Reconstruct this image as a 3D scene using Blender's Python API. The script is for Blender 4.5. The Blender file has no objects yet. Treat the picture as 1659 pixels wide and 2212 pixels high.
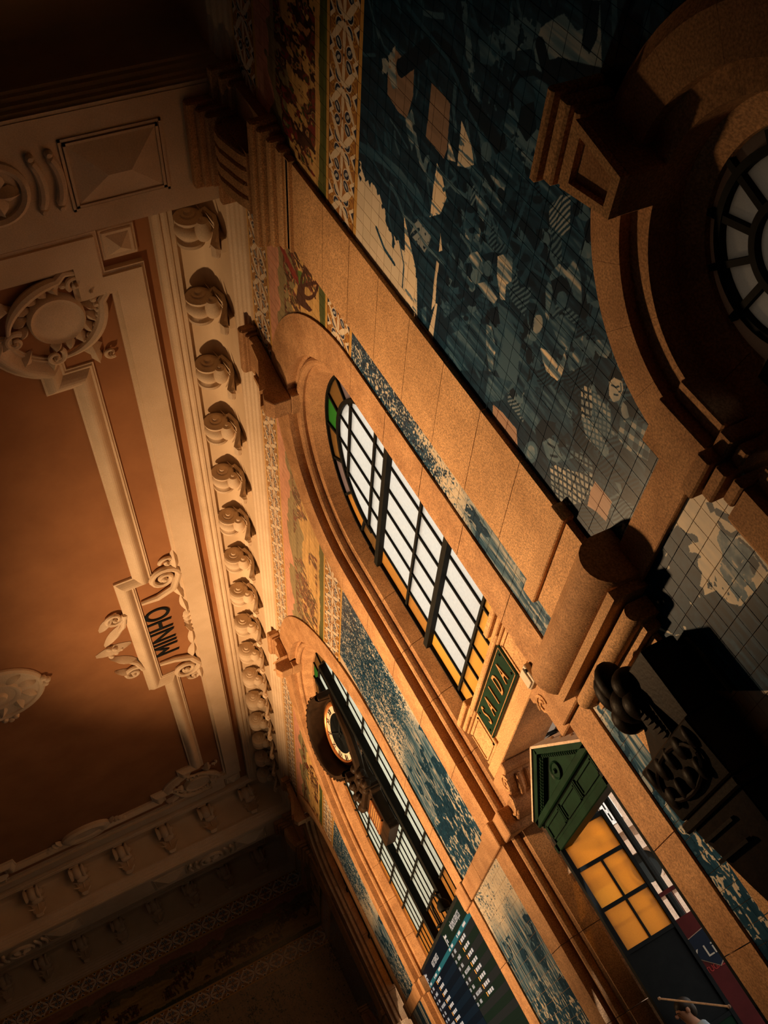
import bpy, math, random
import numpy as np
from mathutils import Matrix, Vector
rnd = random.Random(7)
PI = math.pi
S = bpy.context.scene
COL = S.collection

# ------------------------------------------------------------------ camera
cam_d = bpy.data.cameras.new('camera')
cam_d.sensor_width = 36.0
cam_d.lens = 2004.377 / 2212 * 36
cam_d.clip_end = 400
cam = bpy.data.objects.new('camera', cam_d)
COL.objects.link(cam)
CR = [(0.05574918, 0.88367311, -0.46477292), (-0.58788639, -0.34719856, -0.73064544), (-0.80702021, 0.31396656, 0.50014336)]
cam.matrix_world = Matrix(((CR[0][0], -CR[1][0], -CR[2][0], 0.0), (CR[0][1], -CR[1][1], -CR[2][1], -3.45),
                           (CR[0][2], -CR[1][2], -CR[2][2], 1.6), (0, 0, 0, 1)))
S.camera = cam

# ------------------------------------------------------------------ sky, lamps, exposure
W = bpy.data.worlds.new('world')
S.world = W
W.use_nodes = True
W.node_tree.nodes['Background'].inputs[0].default_value = (1.0, 0.975, 0.92, 1)
W.node_tree.nodes['Background'].inputs[1].default_value = 1.0


def area_lamp(name, loc, target, size, size_y, power, col, spread=math.pi):
    d = bpy.data.lights.new(name, 'AREA')
    d.shape = 'RECTANGLE'
    d.size, d.size_y, d.energy, d.color, d.spread = size, size_y, power, col, spread
    o = bpy.data.objects.new(name, d)
    COL.objects.link(o)
    o.location = loc
    o.rotation_euler = (Vector(target) - Vector(loc)).to_track_quat('-Z', 'Y').to_euler()
    return o


def spot_lamp(name, loc, target, power, angle, col, radius=.35, blend=1.0):
    d = bpy.data.lights.new(name, 'SPOT')
    d.energy, d.color, d.spot_size, d.spot_blend, d.shadow_soft_size = power, col, math.radians(angle), blend, radius
    o = bpy.data.objects.new(name, d)
    COL.objects.link(o)
    o.location = loc
    o.rotation_euler = (Vector(target) - Vector(loc)).to_track_quat('-Z', 'Y').to_euler()
    return o


WARM = (1.0, 0.60, 0.29)
spot_lamp('added_spot_cornice', (-19.5, -10.9, 2.4), (-17.6, 0.0, 6.9), 17000, 82, WARM, .35)  # unseen spot added to brighten the cornice and ceiling edge
spot_lamp('added_spot_pilaster', (-12.6, -7.4, 6.6), (-8.9, 0.0, 5.7), 6500, 62, WARM, .3)  # unseen spot added, its narrow cone imitates the fade towards the corners
area_lamp('teal_shadow_fill', (-16.0, -11.5, 3.0), (-16.0, 0.0, 4.5), 18.0, 4.5, 26, (0.40, 0.85, 0.90))  # unseen cool fill added to tint the darkest shadows teal
sun = bpy.data.lights.new('sun', 'SUN')
sun.energy, sun.angle, sun.color = 3.2, math.radians(1.0), (1.0, 0.96, 0.90)
sun_o = bpy.data.objects.new('sun', sun)
COL.objects.link(sun_o)
sun_o.rotation_euler = Vector((-0.70, -0.22, -0.68)).to_track_quat('-Z', 'Y').to_euler()

vs = S.view_settings
vs.view_transform = 'Standard'
vs.look = 'None'
vs.gamma = 1.0
vs.use_curve_mapping = False
vs.exposure = 0.0


# ------------------------------------------------------------------ mesh helpers
class MB:
    def __init__(s):
        s.v, s.f = [], []

    def add(s, vs_, fs):
        n = len(s.v)
        s.v += [tuple(p) for p in vs_]
        s.f += [tuple(i + n for i in f) for f in fs]
        return s

    def box(s, x0, x1, y0, y1, z0, z1):
        x0, x1 = min(x0, x1), max(x0, x1)
        y0, y1 = min(y0, y1), max(y0, y1)
        z0, z1 = min(z0, z1), max(z0, z1)
        return s.add([(x0, y0, z0), (x1, y0, z0), (x1, y1, z0), (x0, y1, z0), (x0, y0, z1), (x1, y0, z1), (x1, y1, z1), (x0, y1, z1)],
                     [(0, 3, 2, 1), (4, 5, 6, 7), (0, 1, 5, 4), (1, 2, 6, 5), (2, 3, 7, 6), (3, 0, 4, 7)])

    def loft(s, rings, closed=True, caps=True):
        """rings: equal length point lists"""
        n = len(rings[0])
        base = len(s.v)
        for r in rings:
            s.v += [tuple(p) for p in r]
        m = n if closed else n - 1
        for k in range(len(rings) - 1):
            for i in range(m):
                j = (i + 1) % n
                s.f.append((base + k * n + i, base + k * n + j, base + (k + 1) * n + j, base + (k + 1) * n + i))
        if caps and closed:
            s.f.append(tuple(base + i for i in reversed(range(n))))
            s.f.append(tuple(base + (len(rings) - 1) * n + i for i in range(n)))
        return s

    def prism(s, poly, axis, a, b):
        def P(p, t):
            return {'x': (t, p[0], p[1]), 'y': (p[0], t, p[1]), 'z': (p[0], p[1], t)}[axis]
        return s.loft([[P(p, a) for p in poly], [P(p, b) for p in poly]])

    def lathe(s, prof, o, axis, n=20, a0=0.0, a1=2 * PI):
        """prof: (radius, along axis); axis: 'x','y','z'"""
        full = abs(a1 - a0 - 2 * PI) < 1e-6
        m = n if full else n + 1
        rings = []
        for r, h in prof:
            ring = []
            for i in range(m):
                t = a0 + (a1 - a0) * i / n
                c, q = r * math.cos(t), r * math.sin(t)
                ring.append({'x': (o[0] + h, o[1] + c, o[2] + q), 'y': (o[0] + c, o[1] + h, o[2] + q), 'z': (o[0] + c, o[1] + q, o[2] + h)}[axis])
            rings.append(ring)
        return s.loft(rings, closed=full, caps=full)

    def ell(s, c, r, n=12, m=8):
        rings = []
        for k in range(1, m):
            t = PI * k / m
            rings.append([(c[0] + r[0] * math.sin(t) * math.cos(2 * PI * i / n), c[1] + r[1] * math.sin(t) * math.sin(2 * PI * i / n), c[2] - r[2] * math.cos(t)) for i in range(n)])
        return s.loft(rings)

    def tube(s, pts, r, n=8):
        pts = [Vector(p) for p in pts]
        rr = r if isinstance(r, (list, tuple)) else [r] * len(pts)
        rings, up = [], None
        for i, p in enumerate(pts):
            d = (pts[min(i + 1, len(pts) - 1)] - pts[max(i - 1, 0)]).normalized()
            if up is None:
                up = Vector((0, 0, 1)) if abs(d.z) < 0.9 else Vector((1, 0, 0))
            a = d.cross(up).normalized()
            b = a.cross(d).normalized()
            up = b
            rings.append([p + (a * math.cos(2 * PI * k / n) + b * math.sin(2 * PI * k / n)) * rr[i] for k in range(n)])
        return s.loft(rings)

    def ribbon(s, pts, w, th, wdir):
        """flat band along pts, width w along wdir, thickness th"""
        pts = [Vector(p) for p in pts]
        ww = w if isinstance(w, (list, tuple)) else [w] * len(pts)
        wd = Vector(wdir).normalized()
        rings = []
        for i, p in enumerate(pts):
            d = (pts[min(i + 1, len(pts) - 1)] - pts[max(i - 1, 0)]).normalized()
            nn = d.cross(wd).normalized()
            a, b = wd * ww[i] / 2, nn * th / 2
            rings.append([p - a - b, p + a - b, p + a + b, p - a + b])
        return s.loft(rings)

    def mesh(s, name):
        m = bpy.data.meshes.new(name)
        m.from_pydata(s.v, [], s.f)
        m.update()
        return m


def link(o, parent=None):
    COL.objects.link(o)
    if parent is not None:
        o.parent = parent
        o.matrix_parent_inverse = Matrix.Translation(-Vector(PLOC.get(parent.name, (0, 0, 0))))
    return o


PLOC = {}


def obj(name, mb, mat, parent=None, smooth=False, bevel=0.0, stuff=False):
    me = mb.mesh(name)
    me.materials.append(mat)
    if smooth:
        me.polygons.foreach_set('use_smooth', [True] * len(me.polygons))
        try:
            me.set_sharp_from_angle(angle=0.7)
        except Exception:
            pass
    o = bpy.data.objects.new(name, me)
    link(o, parent)
    if bevel:
        b = o.modifiers.new('bevel', 'BEVEL')
        b.width, b.segments, b.limit_method = bevel, 1, 'ANGLE'
    if stuff:
        o['kind'] = 'stuff'
    return o


def tag(o, label, cat, group=None):
    o['label'], o['category'] = label, cat
    if group:
        o['group'] = group
    return o


def thing(name, label, cat, loc, group=None):
    o = bpy.data.objects.new(name, None)
    COL.objects.link(o)
    o.empty_display_size = 0.1
    o.location = loc
    PLOC[o.name] = tuple(loc)
    return tag(o, label, cat, group)


def struct(name, loc=(0, 0, 0)):
    o = bpy.data.objects.new(name, None)
    COL.objects.link(o)
    o.location = loc
    PLOC[o.name] = tuple(loc)
    o['kind'] = 'structure'
    return o


def copy_thing(root, delta, label=None, group=None):
    r = root.copy()
    COL.objects.link(r)
    r.location = Vector(root.location) + Vector(delta)
    PLOC[r.name] = tuple(r.location)
    if label:
        r['label'] = label
    if group:
        r['group'] = group
    for ch in list(root.children):
        c = ch.copy()
        COL.objects.link(c)
        c.parent = r
        for g in ch.children:
            d = g.copy()
            COL.objects.link(d)
            d.parent = c
    return r


TEXTS = []


def text(name, body, loc, size, mat, parent=None, rot=(PI / 2, 0, 0), ext=0.004, align='LEFT', sx=1.0, font_shear=0.0, bevel=0.0):
    c = bpy.data.curves.new(name, 'FONT')
    c.body, c.size, c.extrude, c.align_x, c.align_y = body, size, ext, align, 'CENTER'
    c.bevel_depth = bevel
    c.materials.append(mat)
    o = bpy.data.objects.new(name, c)
    COL.objects.link(o)
    o.location, o.rotation_euler, o.scale = loc, rot, (sx, 1, 1)
    TEXTS.append((o, name, parent))
    return o


# ------------------------------------------------------------------ materials
def nodes_of(name):
    m = bpy.data.materials.new(name)
    m.use_nodes = True
    t = m.node_tree
    return m, t.nodes, t.links, t.nodes['Principled BSDF']


def mat(name, c1, c2=None, scale=8.0, rough=0.7, bump=0.0, fine=0.0, fine_scale=90.0, metal=0.0, stretch=None, spec=0.3):
    m, N, L, B = nodes_of(name)
    B.inputs['Roughness'].default_value = rough
    B.inputs['Metallic'].default_value = metal
    B.inputs['Specular IOR Level'].default_value = spec
    g = N.new('ShaderNodeNewGeometry')
    vec = g.outputs['Position']
    if stretch:
        mp = N.new('ShaderNodeMapping')
        mp.inputs['Scale'].default_value = stretch
        L.new(vec, mp.inputs['Vector'])
        vec = mp.outputs[0]
    n1 = N.new('ShaderNodeTexNoise')
    n1.inputs['Scale'].default_value = scale
    n1.inputs['Detail'].default_value = 6
    n1.inputs['Roughness'].default_value = 0.62
    L.new(vec, n1.inputs['Vector'])
    r = N.new('ShaderNodeValToRGB')
    c2 = c2 or c1
    r.color_ramp.elements[0].position, r.color_ramp.elements[1].position = 0.34, 0.66
    r.color_ramp.elements[0].color, r.color_ramp.elements[1].color = (*c1, 1), (*c2, 1)
    L.new(n1.outputs['Fac'], r.inputs['Fac'])
    out = r.outputs['Color']
    if fine:
        n2 = N.new('ShaderNodeTexNoise')
        n2.inputs['Scale'].default_value = fine_scale
        n2.inputs['Detail'].default_value = 2
        L.new(g.outputs['Position'], n2.inputs['Vector'])
        mr = N.new('ShaderNodeMapRange')
        mr.inputs['From Min'].default_value, mr.inputs['From Max'].default_value = 0.32, 0.68
        mr.inputs['To Min'].default_value, mr.inputs['To Max'].default_value = 1 - fine, 1 + fine
        L.new(n2.outputs['Fac'], mr.inputs['Value'])
        mx = N.new('ShaderNodeVectorMath')
        mx.operation = 'SCALE'
        L.new(out, mx.inputs[0])
        L.new(mr.outputs[0], mx.inputs['Scale'])
        out = mx.outputs[0]
    L.new(out, B.inputs['Base Color'])
    if bump:
        b = N.new('ShaderNodeBump')
        b.inputs['Strength'].default_value = bump
        b.inputs['Distance'].default_value = 0.01
        n3 = N.new('ShaderNodeTexNoise')
        n3.inputs['Scale'].default_value = fine_scale if fine else scale * 4
        n3.inputs['Detail'].default_value = 3
        L.new(g.outputs['Position'], n3.inputs['Vector'])
        L.new(n3.outputs['Fac'], b.inputs['Height'])
        L.new(b.outputs[0], B.inputs['Normal'])
    return m


def glass_mat(name, col, rough=0.5, scale=40, trans=0.0):
    """patterned backlit glass: lets the daylight behind it through"""
    m, N, L, B = nodes_of(name)
    out = N['Material Output']
    tr = N.new('ShaderNodeBsdfTranslucent')
    g = N.new('ShaderNodeNewGeometry')
    n = N.new('ShaderNodeTexNoise')
    n.inputs['Scale'].default_value = scale
    n.inputs['Detail'].default_value = 3
    L.new(g.outputs['Position'], n.inputs['Vector'])
    mr = N.new('ShaderNodeMapRange')
    mr.inputs['To Min'].default_value, mr.inputs['To Max'].default_value = 0.84, 1.10
    L.new(n.outputs['Fac'], mr.inputs['Value'])
    sc = N.new('ShaderNodeVectorMath')
    sc.operation = 'SCALE'
    sc.inputs[0].default_value = [math.sqrt(c) for c in col]      # each pane has two faces
    L.new(mr.outputs[0], sc.inputs['Scale'])
    L.new(sc.outputs[0], tr.inputs['Color'])
    gl = N.new('ShaderNodeBsdfGlossy')
    gl.inputs['Roughness'].default_value = rough
    gl.inputs['Color'].default_value = (0.5, 0.5, 0.5, 1)
    mix = N.new('ShaderNodeMixShader')
    mix.inputs[0].default_value = 0.05
    L.new(tr.outputs[0], mix.inputs[1])
    L.new(gl.outputs[0], mix.inputs[2])
    last = mix.outputs[0]
    if trans:
        tp = N.new('ShaderNodeBsdfTransparent')
        L.new(sc.outputs[0], tp.inputs['Color'])
        m2 = N.new('ShaderNodeMixShader')
        m2.inputs[0].default_value = trans
        L.new(last, m2.inputs[1])
        L.new(tp.outputs[0], m2.inputs[2])
        last = m2.outputs[0]
    L.new(last, out.inputs['Surface'])
    return m


def emit_mat(name, col, k):
    m, N, L, B = nodes_of(name)
    B.inputs['Base Color'].default_value = (*[c * 0.3 for c in col], 1)
    B.inputs['Emission Color'].default_value = (*col, 1)
    B.inputs['Emission Strength'].default_value = k
    B.inputs['Roughness'].default_value = 0.5
    B.inputs['Specular IOR Level'].default_value = 0.03
    return m


def image_mat(name, img, u, v, rough=0.22, repeat=False, spec=0.45, bump=0.02):
    """u, v: (axis index, origin, length) in world space"""
    m, N, L, B = nodes_of(name)
    g = N.new('ShaderNodeNewGeometry')
    sp = N.new('ShaderNodeSeparateXYZ')
    L.new(g.outputs['Position'], sp.inputs[0])
    cb = N.new('ShaderNodeCombineXYZ')
    for k, (ax, o, ln) in enumerate((u, v)):
        mr = N.new('ShaderNodeMapRange')
        mr.clamp = False
        mr.inputs['From Min'].default_value, mr.inputs['From Max'].default_value = o, o + ln
        L.new(sp.outputs[ax], mr.inputs['Value'])
        L.new(mr.outputs[0], cb.inputs[k])
    t = N.new('ShaderNodeTexImage')
    t.image = img
    t.extension = 'REPEAT' if repeat else 'EXTEND'
    L.new(cb.outputs[0], t.inputs['Vector'])
    L.new(t.outputs['Color'], B.inputs['Base Color'])
    B.inputs['Roughness'].default_value = rough
    B.inputs['Specular IOR Level'].default_value = spec
    if bump:
        nz = N.new('ShaderNodeTexNoise')
        nz.inputs['Scale'].default_value = 9
        L.new(g.outputs['Position'], nz.inputs['Vector'])
        b = N.new('ShaderNodeBump')
        b.inputs['Strength'].default_value = bump
        L.new(nz.outputs['Fac'], b.inputs['Height'])
        L.new(b.outputs[0], B.inputs['Normal'])
    return m


M = {}
M['back_plaster'] = mat('shaded_back_plaster', (0.10, 0.075, 0.05), (0.13, 0.10, 0.065), 1.1, 0.85)  # unseen walls darkened in colour to cut bounced light
M['granite'] = mat('granite', (0.43, 0.235, 0.10), (0.58, 0.335, 0.155), 1.6, 0.8, 0.25, 0.42, 70)
M['granite_dark'] = mat('granite_weathered', (0.32, 0.16, 0.068), (0.49, 0.27, 0.125), 2.6, 0.82, 0.25, 0.35, 70)
M['plaster'] = mat('cream_plaster', (0.56, 0.42, 0.28), (0.66, 0.51, 0.36), 1.1, 0.75, 0.08, 0.08, 60)
M['plaster_cove'] = mat('cove_plaster', (0.54, 0.40, 0.26), (0.64, 0.49, 0.33), 0.8, 0.8, 0.05)
M['orange'] = mat('terracotta_paint', (0.27, 0.115, 0.045), (0.34, 0.15, 0.06), 0.9, 0.85, 0.03)
M['grout'] = mat('grout', (0.20, 0.12, 0.065), (0.26, 0.16, 0.09), 6, 0.9)
M['wallbase'] = mat('wall_mortar', (0.40, 0.30, 0.20), (0.46, 0.35, 0.24), 3, 0.9)
M['iron'] = mat('black_iron', (0.006, 0.0065, 0.006), (0.010, 0.0105, 0.0095), 20, 0.65, spec=0.06)
M['bronze'] = mat('dark_bronze', (0.008, 0.0055, 0.004), (0.016, 0.010, 0.006), 9, 0.5, 0.2, spec=0.06)
M['wood_dark'] = mat('dark_wood', (0.018, 0.011, 0.007), (0.035, 0.02, 0.011), 7, 0.45, 0.1, stretch=(1, 1, 0.2), spec=0.06)
M['wood_brown'] = mat('brown_wood', (0.10, 0.05, 0.022), (0.17, 0.085, 0.04), 6, 0.5, 0.1, stretch=(1, 1, 0.3))
M['green_paint'] = mat('green_paint', (0.003, 0.016, 0.008), (0.006, 0.028, 0.014), 5, 0.5, 0.1, spec=0.06)
M['green_plate'] = mat('green_enamel', (0.008, 0.026, 0.016), (0.014, 0.04, 0.024), 9, 0.35, 0.05, spec=0.06)
M['brass'] = mat('gilt_letters', (0.42, 0.20, 0.06), (0.55, 0.28, 0.09), 14, 0.5)
M['black_paint'] = mat('black_paint', (0.008, 0.010, 0.011), (0.012, 0.014, 0.015), 10, 0.5, spec=0.06)
M['white_plastic'] = mat('white_plastic', (0.62, 0.52, 0.40), (0.66, 0.56, 0.44), 10, 0.5)
M['g_white'] = glass_mat('frosted_white_glass', (0.78, 0.75, 0.66), scale=26)
M['g_green_white'] = glass_mat('frosted_pale_green_glass', (0.66, 0.68, 0.53), scale=14)
M['g_amber'] = glass_mat('amber_glass', (1.0, 0.40, 0.035), scale=60)
M['g_amber_dim'] = glass_mat('shaded_amber_glass', (0.23, 0.085, 0.014), scale=40)  # amber panes with the outer reveal's shade put into their colour
M['g_orange'] = glass_mat('orange_glass', (0.62, 0.21, 0.025), scale=30)
M['g_clear'] = glass_mat('rippled_pinkish_glass', (0.23, 0.13, 0.09), scale=70)
M['g_green'] = glass_mat('green_glass', (0.03, 0.17, 0.012), scale=40)
M['g_grey'] = glass_mat('rippled_grey_glass_dimmed', (0.075, 0.065, 0.05), scale=90)  # fanlight: dim light from behind put into the darker glass tints
M['g_grey_dim'] = glass_mat('rippled_brown_glass_dimmed', (0.03, 0.018, 0.011), scale=90)
M['g_door'] = glass_mat('hammered_amber_door_glass', (0.95, 0.42, 0.03), rough=0.2, scale=120, trans=0.45)
M['white_wall'] = mat('sunlit_white_render', (0.80, 0.79, 0.77), (0.84, 0.83, 0.81), 3, 0.9)
M['pale_stone'] = mat('pale_outdoor_stone', (0.50, 0.36, 0.26), (0.60, 0.45, 0.34), 4, 0.9, 0.1, 0.15, 30)
M['white_frame'] = mat('white_window_paint', (0.80, 0.80, 0.78), None, 3, 0.6)
M['dark_glass'] = mat('dark_window_glass', (0.02, 0.024, 0.024), None, 3, 0.1)
M['red'] = mat('dark_red_panel', (0.085, 0.008, 0.010), (0.11, 0.012, 0.014), 5, 0.5)
M['navy'] = mat('navy_enamel', (0.004, 0.014, 0.035), (0.006, 0.02, 0.05), 3, 0.4)
M['white_print'] = emit_mat('white_screen_text', (0.5, 0.5, 0.5), 0.6)
M['amber_print'] = emit_mat('amber_screen_text', (0.8, 0.33, 0.06), 0.8)
M['teal_print'] = emit_mat('teal_screen_bar', (0.012, 0.085, 0.10), 0.8)
M['scr_navy'] = emit_mat('screen_navy', (0.002, 0.006, 0.012), 0.5)
M['scr_navy2'] = emit_mat('screen_navy_row', (0.003, 0.010, 0.02), 0.5)
M['scr_grey'] = emit_mat('screen_grey_row', (0.012, 0.015, 0.015), 0.6)
M['scr_green'] = emit_mat('screen_green_row', (0.005, 0.014, 0.009), 0.6)
M['cream_dial'] = mat('cream_dial', (0.66, 0.50, 0.36), (0.72, 0.56, 0.42), 5, 0.5)
M['copper_ring'] = mat('copper_ring', (0.42, 0.15, 0.045), (0.52, 0.20, 0.06), 8, 0.35, metal=0.5)
M['skin'] = mat('skin', (0.42, 0.20, 0.11), (0.46, 0.23, 0.13), 5, 0.6)
M['hair'] = mat('dark_hair', (0.015, 0.01, 0.008), (0.03, 0.02, 0.012), 30, 0.5, stretch=(1, 1, 0.2))
M['shirt'] = mat('pale_blue_shirt', (0.34, 0.42, 0.48), (0.40, 0.48, 0.54), 8, 0.9)
M['trousers'] = mat('dark_trousers', (0.02, 0.022, 0.03), None, 8, 0.9)
M['floor'] = mat('dark_stone_floor', (0.06, 0.045, 0.03), (0.10, 0.075, 0.05), 2, 0.4, 0.05, 0.2, 40)
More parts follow.
